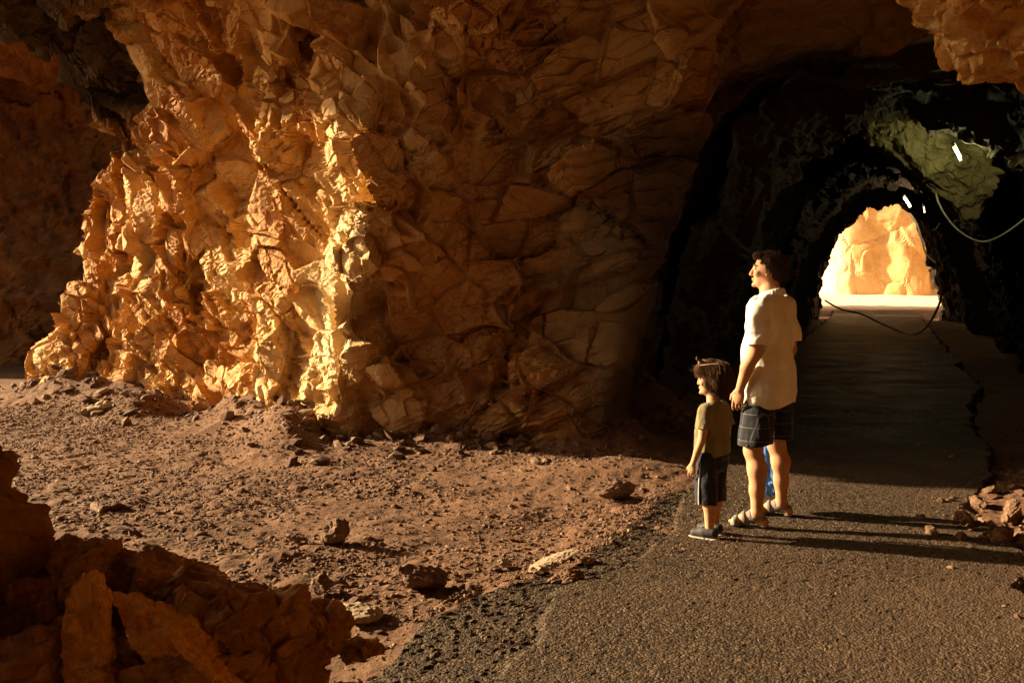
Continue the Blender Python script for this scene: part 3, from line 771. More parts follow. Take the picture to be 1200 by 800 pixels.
tag(tube('cable', [U(1095, 215, Yc + .3), U(1100, 238, Yc), U(1115, 262, Yc), U(1135, 278, Yc), U(1155, 283, Yc), U(1180, 272, Yc - .4), U(1215, 245, Yc - .8)], .014, M_cable), 'pale cable sagging from the mossy rock towards the right', 'cable')
tag(tube('rope', [U(967, 352, 34.0), U(985, 362, 32), U(1010, 368, 30.5), U(1035, 380, 28.5), U(1055, 388, 27), U(1066, 391.5, 26.3), U(1080, 388, 25.6), U(1092, 374, 25), U(1102, 352, 24.4), U(1104, 330, 24)], .032, M_cable), 'thick pale rope slung low across the far tunnel exit', 'rope')
tag(tube('cable', [U(1066, 250, 24), U(1074, 262, 24), U(1080, 280, 24), U(1085, 297, 24), U(1096, 308, 24)], .022, M_cable), 'pale cable hanging in the exit light at the right tunnel wall', 'cable')
tag(tube('cable', [U(1083, 262, 22), U(1089, 270, 22), U(1096, 270, 22), U(1102, 262, 22)], .022, M_cable), 'short white cable loop under the small tunnel lamp', 'cable')
tag(tube('cable', [U(1083, 262, 22.3), U(1090, 278, 22.3), U(1095, 290, 22.3), U(1098, 306, 22.3)], [.02, .03, .02, .035], M_cable), 'bunched white cable running down the right rim of the exit', 'cable')
for n_, (p_, lb) in enumerate((((1096, 216, Yc + .3), 'small dark clip holding the sagging cable under the mossy rock'), ((1103, 331, 24.0), 'dark hook holding the right end of the thick rope'))):
    c_ = U(*p_); tag(tube('cable_clip', [c_ + Vector((-.03, .1, .12)), c_ + Vector((0, 0, .05)), c_ + Vector((.035, -.02, 0)), c_ + Vector((0, -.03, -.05)), c_ + Vector((-.035, -.02, -.01)), c_ + Vector((-.02, .0, .04))], .014 + .01 * n_, M_dark, None, 6, 4), lb, 'clip')
def lamp(px, py, Yd, tilt, length, power, col, label, st=30):
    p = U(px, py, Yd); e = empty('tunnel_lamp', p)
    tag(e, label, 'lamp', 'lamps fixed to the tunnel vault')
    d = Vector((math.sin(tilt), 0, -math.cos(tilt)))
    a_, b_ = -d * length / 2, d * length / 2
    tube('tube_light', [a_, d * 0, b_], .035 * length / .5, emit('lamp glow', col, st), e, 12, 6)
    o = tube('housing', [a_ * 1.12 + Vector((.03, .07, .05)), Vector((.03, .07, .05)), b_ * 1.12 + Vector((.03, .07, .05))], .05 * length / .5, M_white, e, 8, 3)
    tube('bracket', [a_ * 1.1, a_ * 1.4 + Vector((.02, .05, .03))], .02, M_dark, e, 8, 3)
    if power:
        l = bpy.data.lights.new('lamp_light', 'POINT'); l.energy = power; l.color = col; l.shadow_soft_size = .08
        lo = bpy.data.objects.new('lamp_light', l); lo.location = (-.12, -.35, -.12); link(lo, e)
lamp(1122, 180, 13.6, R(28), .20, 5, (.86, 1.0, .62), 'bright greenish white lamp on the mossy rock of the vault', 14)
lamp(1063, 237, 23.5, R(35), .26, 5, (1.0, .93, .72), 'small white lamp at the upper right of the far exit', 14)
lamp(1083, 246, 23.0, R(10), .14, 0, (1, .85, .5), 'tiny dim lamp right of the small white lamp', 3)
# mossy rock spur hanging from the vault
rock('rock_spur', U(1082, 168, 14.9), (3.3, 1.7, 1.0), (0, 42, 8), 71, 'moss green rock spur hanging from the tunnel vault by the bright lamp', M_green, 7, planes=12)
rock('rock_spur', U(1192, 2, 6.4), (1.35, 1.4, .85), (0, 45, 20), 72, 'orange rock overhang in the upper right corner', M_rock, 7, planes=12)

# ------------------------------------------------------------------ people, built as smooth implicit bodies
class Field:
    def __init__(self, lo, hi, h):
        self.lo = np.array(lo, float); self.h = h
        self.n = np.ceil((np.array(hi) - self.lo) / h).astype(int) + 1
        self.g = np.full(self.n, 9., np.float32)
    def _sl(self, lo, hi):
        a = np.clip(np.floor((np.array(lo) - self.lo) / self.h).astype(int), 0, self.n); b = np.clip(np.ceil((np.array(hi) - self.lo) / self.h).astype(int) + 1, 0, self.n)
        sl = tuple(slice(i, j) for i, j in zip(a, b))
        ax = [(self.lo[k] + self.h * np.arange(a[k], b[k])).astype(np.float32) for k in range(3)]
        return sl, np.meshgrid(*ax, indexing='ij')
    def _put(self, sl, v, k, sub=False):
        G_ = self.g[sl]
        if sub: self.g[sl] = np.maximum(G_, -v)
        elif k <= 0: self.g[sl] = np.minimum(G_, v)
        else: self.g[sl] = np.where(G_ > 5, v, smin(G_, v, k))
    def cap(self, a, b, ra, rb=None, k=.02, sub=False):
        rb = ra if rb is None else rb; a = np.array(a, float); b = np.array(b, float); m = max(ra, rb) + .07
        sl, (x, y, z) = self._sl(np.minimum(a, b) - m, np.maximum(a, b) + m)
        d = b - a; L2 = max(d @ d, 1e-9)
        t = np.clip(((x - a[0]) * d[0] + (y - a[1]) * d[1] + (z - a[2]) * d[2]) / L2, 0, 1)
        v = np.sqrt((x - a[0] - t * d[0]) ** 2 + (y - a[1] - t * d[1]) ** 2 + (z - a[2] - t * d[2]) ** 2) - (ra + (rb - ra) * t)
        self._put(sl, v, k, sub); return self
    def chain(self, pts, rs, k=.02):
        for i in range(len(pts) - 1): self.cap(pts[i], pts[i + 1], rs[i], rs[i + 1], k)
        return self
    def ell(self, c, r, M=None, k=.02, sub=False):
        c = np.array(c, float); r = np.array(r, float); m = r.max() + .07
        sl, (x, y, z) = self._sl(c - m, c + m)
        Q = np.stack([x - c[0], y - c[1], z - c[2]], -1)
        if M is not None: Q = Q @ np.array(M)
        k0 = np.linalg.norm(Q / r, axis=-1); k1 = np.linalg.norm(Q / r ** 2, axis=-1) + 1e-6
        self._put(sl, k0 * (k0 - 1) / k1, k, sub); return self
    def fn(self, f):
        _, (x, y, z) = self._sl(self.lo, self.lo + self.h * self.n)
        self.g = f(self.g, x[:self.n[0], :self.n[1], :self.n[2]], y, z); return self
    def mesh(self, name, mat, parent=None, sm=2):
        V, F = nets(self.g, tuple(self.lo), self.h)
        V = vsmooth(V, F, sm, .5)
        return mesh_np(name, V, F[:, ::-1], mat, parent, smooth=True)
def skin_material(name, c):
    m, t, b = nodes(name)
    n = noise(t, 14, 4, .6)
    t.links.new(mixc(t, .6, c, ramp(t, [(.3, (.8, .68, .62)), (.7, (1.15, 1.1, 1.05))], n), 'MULTIPLY'), b.inputs['Base Color'])
    b.inputs['Roughness'].default_value = .68; b.inputs['Specular IOR Level'].default_value = .25; b.inputs['Subsurface Weight'].default_value = .12
    b.inputs['Subsurface Radius'].default_value = (.02, .008, .004); b.inputs['Subsurface Scale'].default_value = .5
    bump(t, b, noise(t, 260, 3, .6), .15, .002); return m
def cloth_material(name, c, weave=420, rough=.85, plaid=None, stripe=None):
    m, t, b = nodes(name)
    n = noise(t, 9, 4, .6); col = mixc(t, 1.0, c, ramp(t, [(.3, (.85, .85, .85)), (.7, (1.08, 1.08, 1.08))], n), 'MULTIPLY')
    if plaid:
        g = t.nodes.new('ShaderNodeTexCoord').outputs['Object']; sx = t.nodes.new('ShaderNodeSeparateXYZ'); t.links.new(g, sx.inputs[0])
        ang = t.nodes.new('ShaderNodeMath'); ang.operation = 'ADD'; t.links.new(sx.outputs[0], ang.inputs[0]); t.links.new(mth(t, 'MULTIPLY', sx.outputs[1], .8), ang.inputs[1])
        def line(v, period, wdt, ofs=0.0):
            f = mth(t, 'FRACT', mth(t, 'ADD', mth(t, 'DIVIDE', v, period), ofs)); return mth(t, 'LESS_THAN', f, wdt)
        l1 = line(ang.outputs[0], .085, .07); l2 = line(sx.outputs[2], .085, .07, .4)
        l3 = line(ang.outputs[0], .085, .3, .35); l4 = line(sx.outputs[2], .085, .3, .1)
        wide = mth(t, 'MULTIPLY', mth(t, 'ADD', l3, l4), .35)
        col = mixc(t, wide, col, plaid[1]); col = mixc(t, mth(t, 'MULTIPLY', mth(t, 'MAXIMUM', l1, l2), .8), col, plaid[0])
    t.links.new(col, b.inputs['Base Color']); b.inputs['Roughness'].default_value = rough; b.inputs['Specular IOR Level'].default_value = .2
    b.inputs['Sheen Weight'].default_value = .15
    bump(t, b, mth(t, 'ADD', noise(t, weave, 2, .5), mth(t, 'MULTIPLY', noise(t, 22, 4, .6), 2.0)), .35, .003)
    return m
def hair_material(name, c0, c1):
    m, t, b = nodes(name)
    g = t.nodes.new('ShaderNodeTexCoord').outputs['Object']; mp = t.nodes.new('ShaderNodeMapping'); mp.inputs['Scale'].default_value = (1, 1, .22); t.links.new(g, mp.inputs[0])
    n = noise(t, 170, 4, .7, mp.outputs[0], .6)
    t.links.new(ramp(t, [(.35, c0), (.7, c1)], n), b.inputs['Base Color']); b.inputs['Roughness'].default_value = .75; b.inputs['Specular IOR Level'].default_value = .15
    bump(t, b, n, .8, .006); return m
def hand(f, w, d, fwd, inn, s=1.0, curl=.35):
    """wrist w, direction of the fingers d, side the thumb is on, side the palm faces"""
    w, d, fwd, inn = [np.array(v, float) for v in (w, d, fwd, inn)]
    d /= np.linalg.norm(d); fwd = fwd - d * (fwd @ d); fwd /= np.linalg.norm(fwd); inn = inn - d * (inn @ d) - fwd * (inn @ fwd); inn /= np.linalg.norm(inn)
    M = np.stack([fwd, inn, d], 1)
    f.ell(w + d * .052 * s, np.array([.040, .017, .056]) * s, M, .012)
    for i, (o, L_) in enumerate(((.031, .072), (.010, .080), (-.011, .075), (-.031, .058))):
        r = (.0092 - .0006 * i) * s; b0 = w + d * .092 * s + fwd * o * s
        c_ = curl + .12 * i; p1 = b0 + (d * math.cos(c_ * .6) + inn * math.sin(c_ * .6) + fwd * o * 1.2) * L_ * .45 * s
        p2 = p1 + (d * math.cos(c_ * 1.6) + inn * math.sin(c_ * 1.6) + fwd * o * .5) * L_ * .32 * s
        p3 = p2 + (d * math.cos(c_ * 2.6) + inn * math.sin(c_ * 2.6)) * L_ * .25 * s
        f.chain([b0 - d * .02 * s, b0, p1, p2, p3], [r, r, r * .95, r * .88, r * .75], .003)
    t0 = w + d * .03 * s + fwd * .028 * s; t1 = t0 + (fwd * .6 + d * .75 + inn * .3) * .036 * s; t2 = t1 + (fwd * .25 + d * .95 + inn * .3) * .032 * s
    f.chain([t0, t1, t2], [.0135 * s, .011 * s, .009 * s], .008)
def head_parts(root, f, c, s, yaw, tilt, hairmat, long_hair, skin, nz=1.0):
    """adds the skull to the body field f and returns a placing function; the face looks along +y before the turn"""
    M = np.array((Euler((tilt, 0, yaw))).to_matrix())
    T = lambda x, y, z: np.array(c) + M @ (np.array([x, y, z]) * s)
    f.ell(T(0, -.012, .035), np.array([.073, .092, .083]) * s, M, .02)
    f.ell(T(0, .022, -.020), np.array([.060, .066, .075]) * s, M, .02)
    f.ell(T(0, .050, -.078), np.array([.036, .034, .030]) * s, M, .022)
    f.ell(T(0, .083, -.092), np.array([.018, .013, .014]) * s, M, .012)
    f.cap(T(-.028, .078, .026), T(.028, .078, .026), .0125 * s, .0125 * s, .012)
    f.chain([T(0, .087, .018), T(0, .087 + .016 * nz, -.012), T(0, .087 + .023 * nz, -.026)], [.008 * s, .0095 * s, .0115 * s], .007)
    f.ell(T(0, .087 + .011 * nz, -.030), np.array([.015, .011, .007]) * s, M, .006)
    f.ell(T(0, .086, -.052), np.array([.022, .013, .0055]) * s, M, .003)
    f.ell(T(0, .084, -.063), np.array([.019, .013, .006]) * s, M, .003)
    for sx in (-1, 1):
        f.ell(T(.040 * sx, .062, -.018), np.array([.022, .022, .020]) * s, M, .015)
        f.ell(T(.031 * sx, .092, .010), np.array([.013, .010, .009]) * s, M, 0, sub=True)
        Me = M @ np.array(Euler((0.15, 0, R(-22) * sx)).to_matrix())
        f.ell(T(.073 * sx, -.004, -.008), np.array([.008, .018, .030]) * s, Me, .004)
        f.ell(T(.080 * sx, .002, -.004), np.array([.006, .009, .016]) * s, Me, 0, sub=True)
        f.ell(T(.074 * sx, .004, -.030), np.array([.006, .008, .009]) * s, Me, .004)
    return T, M
def finish_head(root, T, M, s, seed, hairmat, long_hair, lo, hi):
    ew = plain('eye white', (.7, .66, .6), .25); ed = plain('iris', (.05, .03, .02), .2)
    for sx in (-1, 1):
        d, F0 = ico(3); c = T(.031 * sx, .0785, .010)
        e = mesh_np('eye', (d * .0115 * s) + c, F0, ew, root, smooth=True)
        mesh_np('iris', (d * .0052 * s) + T(.032 * sx, .0868, .010), F0, ed, e, smooth=True)
        tube('eyebrow', [T(.012 * sx, .0905, .030), T(.03 * sx, .090, .035), T(.05 * sx, .074, .029)], [.003 * s, .0042 * s, .002 * s], hairmat, root, 6, 5)
    h = Field(lo, hi, .004)
    h.ell(T(0, -.014, .040), np.array([.083, .103, .088]) * s * (1.09 if long_hair else 1), M, .01)
    if long_hair:
        h.ell(T(0, -.045, -.005), np.array([.098, .085, .100]) * s, M, .03)
        for sx in (-1, 1): h.ell(T(.062 * sx, -.005, .000), np.array([.026, .045, .075]) * s, M, .02)
        h.ell(T(0, .050, .075), np.array([.070, .045, .042]) * s, M, .02)
        h.ell(T(0, -.060, -.085), np.array([.055, .030, .030]) * s, M, .02)
    else:
        h.ell(T(0, -.050, .010), np.array([.074, .062, .085]) * s, M, .02)
        h.ell(T(0, .062, .092), np.array([.056, .032, .024]) * s, M, .02)
    Mi = M.T; c0 = T(0, 0, 0)
    def cut(g, x, y, z):
        Q = np.stack([x - c0[0], y - c0[1], z - c0[2]], -1) @ M / s
        X_, Y_, Z_ = np.abs(Q[..., 0]), Q[..., 1], Q[..., 2]
        q = Q.reshape(-1, 3)
        nz = (fbm(q * np.array([60, 60, 14]) + seed, 3, seed) * .004 + fbm(q * 22 + seed, 2, seed + 5) * (.004 if long_hair else .002)).reshape(g.shape) * s
        g = g - nz.astype(np.float32)
        if long_hair:
            face = np.maximum(.045 - Y_, Z_ - (.052 + .1 * (.06 - X_)))          # in front of the cheeks and under the fringe
            back = -.112 - Z_
            ear = .010 + np.maximum(np.abs(Y_ - .004) - .02, Z_ + .005) * 0
            cutv = np.maximum(-face, 0)
            g = np.maximum(g, np.minimum(.004 - 0 * Y_, -face) * s)
            g = np.maximum(g, (-.105 - Z_) * s)
        else:
            hl = .062 + .35 * np.clip(.075 - Y_, 0, .2) * 0
            face = np.maximum(.042 - Y_, Z_ - .074)
            side = np.maximum(np.maximum(.012 - Y_, Z_ - .045), -9)
            g = np.maximum(g, -face * s); g = np.maximum(g, -side * s)
            g = np.maximum(g, (np.where(Y_ < -.03, -.055, -.010) - Z_) * s)
        return g
    h.fn(cut)
    V, F = nets(h.g, tuple(h.lo), h.h); V = vsmooth(V, F, 3, .5)
    N = vnormals(V, F); cen = V.mean(0); N = N * np.sign((N * (V - cen)).sum(1).mean())
    rs_ = np.random.default_rng(seed); n_ = 5200 if long_hair else 4200
    ii = rs_.integers(0, len(V), n_); p0 = V[ii]; nn = N[ii]
    crown = c0 + M @ (np.array([.012, -.03, .12]) * s)
    dr = p0 - crown; dr[:, 2] -= .02; dr += rs_.normal(size=dr.shape) * .018
    dr -= nn * (dr * nn).sum(1)[:, None]; dr /= np.linalg.norm(dr, axis=1, keepdims=True) + 1e-9
    L_ = (.028 + .030 * rs_.random(n_)) * (1.2 if long_hair else .5); lift = (.004 + .010 * rs_.random(n_) ** 3) * (1 if long_hair else .6)
    side_ = np.cross(dr, nn); Vs, Fs_ = [], []
    for j in range(5):
        t = j / 4; c_ = p0 + dr * (L_ * t)[:, None] + nn * (lift * math.sin(t * 2.4) - .001 - .35 * L_ * t * t * .5)[:, None]
        wd = .0013 * (1 - t * .8)
        Vs += [c_ + side_ * wd, c_ - side_ * wd, c_ + nn * wd * 1.5]
    Vs = np.stack(Vs, 1).reshape(-1, 3); base_ = np.arange(n_)[:, None] * 15
    for j in range(4):
        for a_, b_ in ((0, 1), (1, 2), (2, 0)): Fs_.append(np.concatenate([base_ + j * 3 + a_, base_ + j * 3 + b_, base_ + j * 3 + 3 + b_, base_ + j * 3 + 3 + a_], 1))
    Fs_ = np.concatenate(Fs_)
    return mesh_np('hair', np.concatenate([V, Vs]), np.concatenate([F[:, ::-1], Fs_ + len(V)]), hairmat, root, smooth=True)

def torso_wrinkle(x, y, z, seed, a):
    q = np.stack([x, y, z], -1).reshape(-1, 3)
    qq = q + .03 * np.stack([vnoise(q * 9 + 3, seed), vnoise(q * 9 + 7, seed), vnoise(q * 9 + 11, seed)], 1)
    r1 = 1 - np.abs(vnoise(qq * np.array([9, 9, 5]) @ rotm(0, 25, 10) + seed, seed + 1)) * 2.2
    r2 = 1 - np.abs(vnoise(qq * np.array([17, 17, 8]) @ rotm(0, -20, 30) + seed, seed + 2)) * 2.2
    return (a * (.7 * fbm(q * np.array([11, 11, 4.5]) + seed, 3, seed) - .30 * np.clip(r1, 0, 1) ** 2 - .16 * np.clip(r2, 0, 1) ** 2)).reshape(x.shape).astype(np.float32)

def build_man(px, py, yaw):
    p = G(px, py); root = empty('person', (p.x, p.y, p.z + .035), yaw)
    tag(root, 'adult in a white polo shirt and dark plaid shorts holding a blue bag, turned away', 'person')
    skin = skin_material('skin of the adult', (.44, .24, .15)); hairm = hair_material('dark brown hair', (.03, .017, .010), (.09, .05, .028))
    f = Field((-.42, -.26, -.02), (.42, .40, 1.86), .0048)
    LH, RH = (-.10, 0, .92), (.10, 0, .92)
    LA, RA_ = (-.195, -.02, .075), (.205, -.005, .075)
    LK, RK = (-.158, .03, .49), (.172, .025, .49)
    f.ell((0, 0, .98), (.165, .12, .13), None, .05).ell((0, .035, 1.12), (.155, .135, .16), None, .05).ell((0, .01, 1.30), (.175, .115, .17), None, .05)
    f.cap((-.13, -.01, 1.43), (.13, -.01, 1.43), .062, .062, .05)
    f.chain([(0, -.01, 1.44), (0, .005, 1.52), (0, .012, 1.60)], [.07, .060, .058], .03)
    for H_, K_, A_ in ((LH, LK, LA), (RH, RK, RA_)):
        H_, K_, A_ = map(np.array, (H_, K_, A_))
        f.chain([H_, (H_ + K_) / 2 + (0, .01, 0), K_], [.098, .082, .058], .03)
        f.chain([K_, K_ * .72 + A_ * .28 + (0, -.022, 0), K_ * .4 + A_ * .6 + (0, -.012, 0), A_], [.056, .060, .046, .034], .03)
        f.ell(K_ + (0, .025, 0), (.035, .03, .04), None, .02)
        f.ell(A_ + (.028, 0, 0), (.014, .018, .018), None, .01); f.ell(A_ - (.028, 0, 0), (.014, .018, .018), None, .01)
    # feet: local direction of the toes
    feet = []
    for A_, ang in ((LA, R(14)), (RA_, R(10))):
        A_ = np.array(A_, float); d = np.array([-math.sin(ang), math.cos(ang), 0]); l = np.array([math.cos(ang), math.sin(ang), 0])
        heel = A_ - d * .045; heel[2] = .038; ball = A_ + d * .135; ball[2] = .030
        f.chain([A_, heel], [.034, .032], .03); f.chain([A_ + d * .02, A_ + d * .075 - (0, 0, .02), ball], [.036, .034, .028], .025)
        f.cap(ball - l * .025, ball + l * .025, .026, .024, .02)
        for i, o in enumerate((-.034, -.015, .002, .018, .032)):
            big = (i == (4 if A_[0] < 0 else 0)); o2 = o
            tl = ball + l * o2 + d * (.045 if big else .032 - .006 * abs(i - (3 if A_[0] < 0 else 1)))
            tl[2] = .018; bb = ball + l * o2; bb[2] = .022
            f.cap(bb, tl, .013, .0125 if big else .0095, .006)
        feet.append((A_, d, l, heel, ball))
    # arms
    f.chain([(-.185, -.01, 1.43), (-.235, -.025, 1.27), (-.255, -.02, 1.13)], [.060, .052, .043], .03)
    f.chain([(-.255, -.02, 1.13), (-.258, .03, 1.04), (-.245, .085, .895)], [.043, .041, .028], .02)
    f.chain([(.185, -.01, 1.43), (.235, -.025, 1.27), (.26, -.02, 1.13)], [.060, .052, .043], .03)
    f.chain([(.26, -.02, 1.13), (.265, .03, 1.03), (.26, .085, .885)], [.043, .041, .028], .02)
    hand(f, (-.245, .085, .90), (.0, .16, -1), (-.1, 1, .1), (1, .1, 0), 1.0, .35)
    hand(f, (.26, .085, .89), (.0, .05, -1), (0, 1, 0), (-1, 0, 0), 1.0, .95)
    T, M = head_parts(root, f, (0, .02, 1.655), 1.04, R(22), R(3), hairm, False, skin, .8)
    f.mesh('body', skin, root)
    root.scale = (.975,) * 3
    finish_head(root, T, M, 1.04, 21, hairm, False, (-.15, -.16, 1.5), (.15, .18, 1.84))
    # polo shirt
    white = cloth_material('white pique cotton', (.68, .66, .62), 500)
    g = Field((-.36, -.24, .72), (.36, .28, 1.58), .0048)
    g.ell((0, 0, .98), (.195, .155, .20), None, .05).ell((0, .03, 1.12), (.180, .155, .17), None, .06).ell((0, .008, 1.30), (.198, .142, .17), None, .05)
    g.cap((-.135, -.012, 1.425), (.135, -.012, 1.425), .080, .080, .05)
    g.chain([(0, -.01, 1.44), (0, 0, 1.50)], [.085, .074], .03)
    g.ell((0, .005, .86), (.222, .165, .26), None, .05)
    for sx in (-1, 1): g.chain([(.185 * sx, -.01, 1.42), (.235 * sx, -.026, 1.27), (.252 * sx, -.026, 1.17)], [.073, .071, .074], .03)
    def cutshirt(v, x, y, z):
        ax = np.abs(x)
        v = v + torso_wrinkle(x, y, z, 61, .018)
        fold = .007 * np.sin((z * 34 + ax * 30 + y * 12)) * sstep(.12, .22, ax) * sstep(1.05, 1.3, z)
        v = v + fold.astype(np.float32)
        slv = (ax > .175) & (z < 1.40)
        v = np.where((ax > .205) & (z > 1.03), np.maximum(v, (1.19 - z) + 0 * v), v)
        v = np.maximum(v, (.805 + .02 * np.sin(x * 14 + 1) - .02 * (y < 0)) - z)
        v = np.maximum(v, (z - 1.515 + .35 * np.clip(y, -.06, .2)))
        return v.astype(np.float32)
    g.fn(cutshirt); g.mesh('shirt', white, root, 1)
    ck = Field((-.13, -.14, 1.42), (.13, .14, 1.60), .004)
    a_ = np.linspace(0, 2 * math.pi, 25)
    pts = [(.074 * math.sin(t), -.006 + .072 * math.cos(t), 1.517 - .020 * math.cos(t)) for t in a_]
    for i in range(24):
        if 0 < i < 23: ck.cap(pts[i], pts[i + 1], .008, .008, .004); ck.cap(np.array(pts[i]) * (1.14, 1.14, 1) - (0, 0, .022), np.array(pts[i + 1]) * (1.14, 1.14, 1) - (0, 0, .022), .008, .008, .008)
        if 0 < i < 23: ck.cap(np.array(pts[i]) * (1.07, 1.07, 1) - (0, 0, .010), np.array(pts[i + 1]) * (1.07, 1.07, 1) - (0, 0, .010), .008, .008, .008)
    ck.mesh('collar', white, root, 1)
    # shorts
    pl = cloth_material('dark plaid cotton', (.006, .007, .012), 300, plaid=((.085, .09, .10), (.016, .020, .030)))
    q = Field((-.30, -.24, .44), (.30, .26, 1.02), .0048)
    q.ell((0, 0, .95), (.178, .135, .11), None, .03).ell((0, .01, .84), (.172, .13, .1), None, .04)
    for H_, K_ in ((LH, LK), (RH, RK)): q.chain([H_, ((H_[0] + K_[0]) / 2, .012, .70), (K_[0], .02, .50)], [.090, .104, .113], .012)
    q.fn(lambda v, x, y, z: np.maximum(v + torso_wrinkle(x, y, z, 71, .014), (.535 + .008 * np.sin(x * 30)) - z).astype(np.float32))
    q.mesh('shorts', pl, root, 1)
    # sandals
    grey = plain('grey sandal webbing', (.15, .16, .18), .7, bump=.4); sole = plain('dark rubber sole', (.05, .045, .04), .7)
    for A_, d, l, heel, ball in feet:
        e = Field(np.minimum(heel, ball) - (.12, .12, .06), np.maximum(heel, ball) + (.12, .12, .14), .004)
        e.cap(heel - (0, 0, .038), ball + d * .045 - (0, 0, .030), .040, .048, .01)
        z0 = e
        e.fn(lambda v, x, y, z: np.maximum(v, np.abs(z + .012) - .013).astype(np.float32))
        so = e.mesh('sandal', sole, root, 1)
        st_ = Field(np.minimum(heel, ball) - (.12, .12, .06), np.maximum(heel, ball) + (.12, .12, .16), .004)
        st_.chain([A_, heel], [.041, .039], .03); st_.chain([A_ + d * .02, A_ + d * .075 - (0, 0, .02), ball], [.044, .041, .035], .025)
        st_.cap(ball - l * .03, ball + l * .03, .032, .030, .02)
        def bands(v, x, y, z):
            t = (x - A_[0]) * d[0] + (y - A_[1]) * d[1]; tt = t - (z - .03) * .35
            b = np.minimum(np.minimum(np.abs(tt - .125) - .014, np.abs(tt - .065) - .012), np.abs(z - .062 - .2 * np.clip(-t, 0, 1)) - .013 + np.where(t > .03, .1, 0))
            b = np.minimum(b, np.abs(tt - .02) - .011); b = np.minimum(b, z - .020)
            return np.maximum(np.maximum(v, b), -z - .0).astype(np.float32)
        st_.fn(bands); st_.mesh('strap', grey, so, 1)
    return root
def build_child(px, py, yaw):
    p = G(px, py); root = empty('person', (p.x, p.y, p.z + .035), yaw)
    tag(root, 'small child in an olive t-shirt and navy shorts standing beside the adult, turned away', 'person')
    skin = skin_material('skin of the child', (.46, .26, .165)); hairm = hair_material('brown hair of the child', (.055, .027, .014), (.20, .10, .05))
    f = Field((-.26, -.18, -.02), (.26, .24, 1.14), .0038)
    f.ell((0, 0, .53), (.092, .070, .08), None, .03).ell((0, .012, .62), (.088, .075, .09), None, .03).ell((0, 0, .70), (.095, .066, .09), None, .03)
    f.cap((-.075, -.005, .772), (.075, -.005, .772), .034, .034, .03)
    f.chain([(0, -.005, .78), (0, .0, .83), (0, .005, .87)], [.042, .036, .036], .02)
    A = ((-.058, -.02, .055), (.060, .02, .055)); K = ((-.058, .0, .28), (.058, .02, .28)); H_ = ((-.05, 0, .50), (.05, 0, .50))
    feet = []
    for h_, k_, a_, ang in zip(H_, K, A, (R(8), R(0))):
        h_, k_, a_ = map(np.array, (h_, k_, a_))
        f.chain([h_, k_], [.058, .040], .02); f.chain([k_, k_ * .65 + a_ * .35 + (0, -.012, 0), a_], [.038, .038, .024], .02)
        d = np.array([-math.sin(ang), math.cos(ang), 0]); l = np.array([math.cos(ang), math.sin(ang), 0])
        f.cap(a_ - d * .02 - (0, 0, .02), a_ + d * .09 - (0, 0, .03), .024, .022, .02); feet.append((a_, d, l))
    f.chain([(-.098, -.005, .765), (-.128, -.015, .66), (-.138, -.01, .60)], [.030, .026, .023], .015)
    f.chain([(-.138, -.01, .60), (-.146, .015, .53), (-.146, .045, .455)], [.023, .021, .016], .01)
    f.chain([(.098, -.005, .765), (.13, -.015, .66), (.14, -.01, .60)], [.030, .026, .023], .015)
    f.chain([(.14, -.01, .60), (.146, .015, .53), (.142, .045, .455)], [.023, .021, .016], .01)
    hand(f, (-.146, .045, .458), (0, .15, -1), (-.1, 1, 0), (1, 0, 0), .62, .35); hand(f, (.142, .045, .458), (0, .15, -1), (.1, 1, 0), (-1, 0, 0), .62, .4)
    T, M = head_parts(root, f, (0, .008, .955), .86, R(24), R(-2), hairm, True, skin, .45)
    f.mesh('body', skin, root)
    finish_head(root, T, M, .86, 33, hairm, True, (-.14, -.16, .80), (.14, .16, 1.14))
    tube('hair_tuft', [T(-.035, .045, .115), T(-.045, .075, .135), T(-.050, .098, .150), T(-.042, .098, .168)], [.010, .008, .006, .002], hairm, root, 7, 5)
    tube('hair_tuft', [T(.0, .02, .122), T(.015, .05, .135), T(.02, .075, .140)], [.008, .007, .002], hairm, root, 7, 5)
    olive = cloth_material('olive cotton', (.17, .145, .075), 500)
    g = Field((-.22, -.15, .44), (.22, .17, .86), .0038)
    g.ell((0, 0, .56), (.108, .092, .12), None, .03).ell((0, .012, .64), (.106, .092, .10), None, .03).ell((0, 0, .71), (.112, .080, .09), None, .03)
    g.cap((-.08, -.005, .770), (.08, -.005, .770), .044, .044, .03); g.cap((0, -.005, .79), (0, 0, .815), .047, .043, .02)
    g.cap((0, 0, .55), (0, .005, .46), .10, .108, .03)
    for sx in (-1, 1): g.chain([(.10 * sx, -.005, .762), (.134 * sx, -.016, .66)], [.044, .048], .02)
    def cs(v, x, y, z):
        v = v + torso_wrinkle(x * 1.6, y * 1.6, z * 1.6, 81, .015)
        v = np.where(np.abs(x) > .112, np.maximum(v, .675 - z), v)
        return np.maximum(np.maximum(v, .505 + .012 * np.sin(x * 25 + 1) - z), z - .822 + .3 * np.clip(y, -.05, .1)).astype(np.float32)
    g.fn(cs); g.mesh('shirt', olive, root, 1)
    navy = cloth_material('navy cotton', (.014, .016, .028), 400)
    q = Field((-.17, -.14, .14), (.17, .16, .58), .0038)
    q.ell((0, 0, .50), (.102, .084, .06), None, .02).ell((0, 0, .44), (.100, .080, .06), None, .02)
    for h_, k_ in zip(H_, K): q.chain([h_, (k_[0] * 1.05, k_[1], .32), (k_[0] * 1.1, k_[1] - .003, .18)], [.066, .064, .064], .006)
    q.fn(lambda v, x, y, z: np.maximum(v + torso_wrinkle(x * 1.6, y * 1.6, z * 1.6, 91, .012), .205 + .006 * np.sin(x * 40) - z).astype(np.float32))
    sh = q.mesh('shorts', navy, root, 1)
    wh = plain('white trim', (.6, .6, .62), .7)
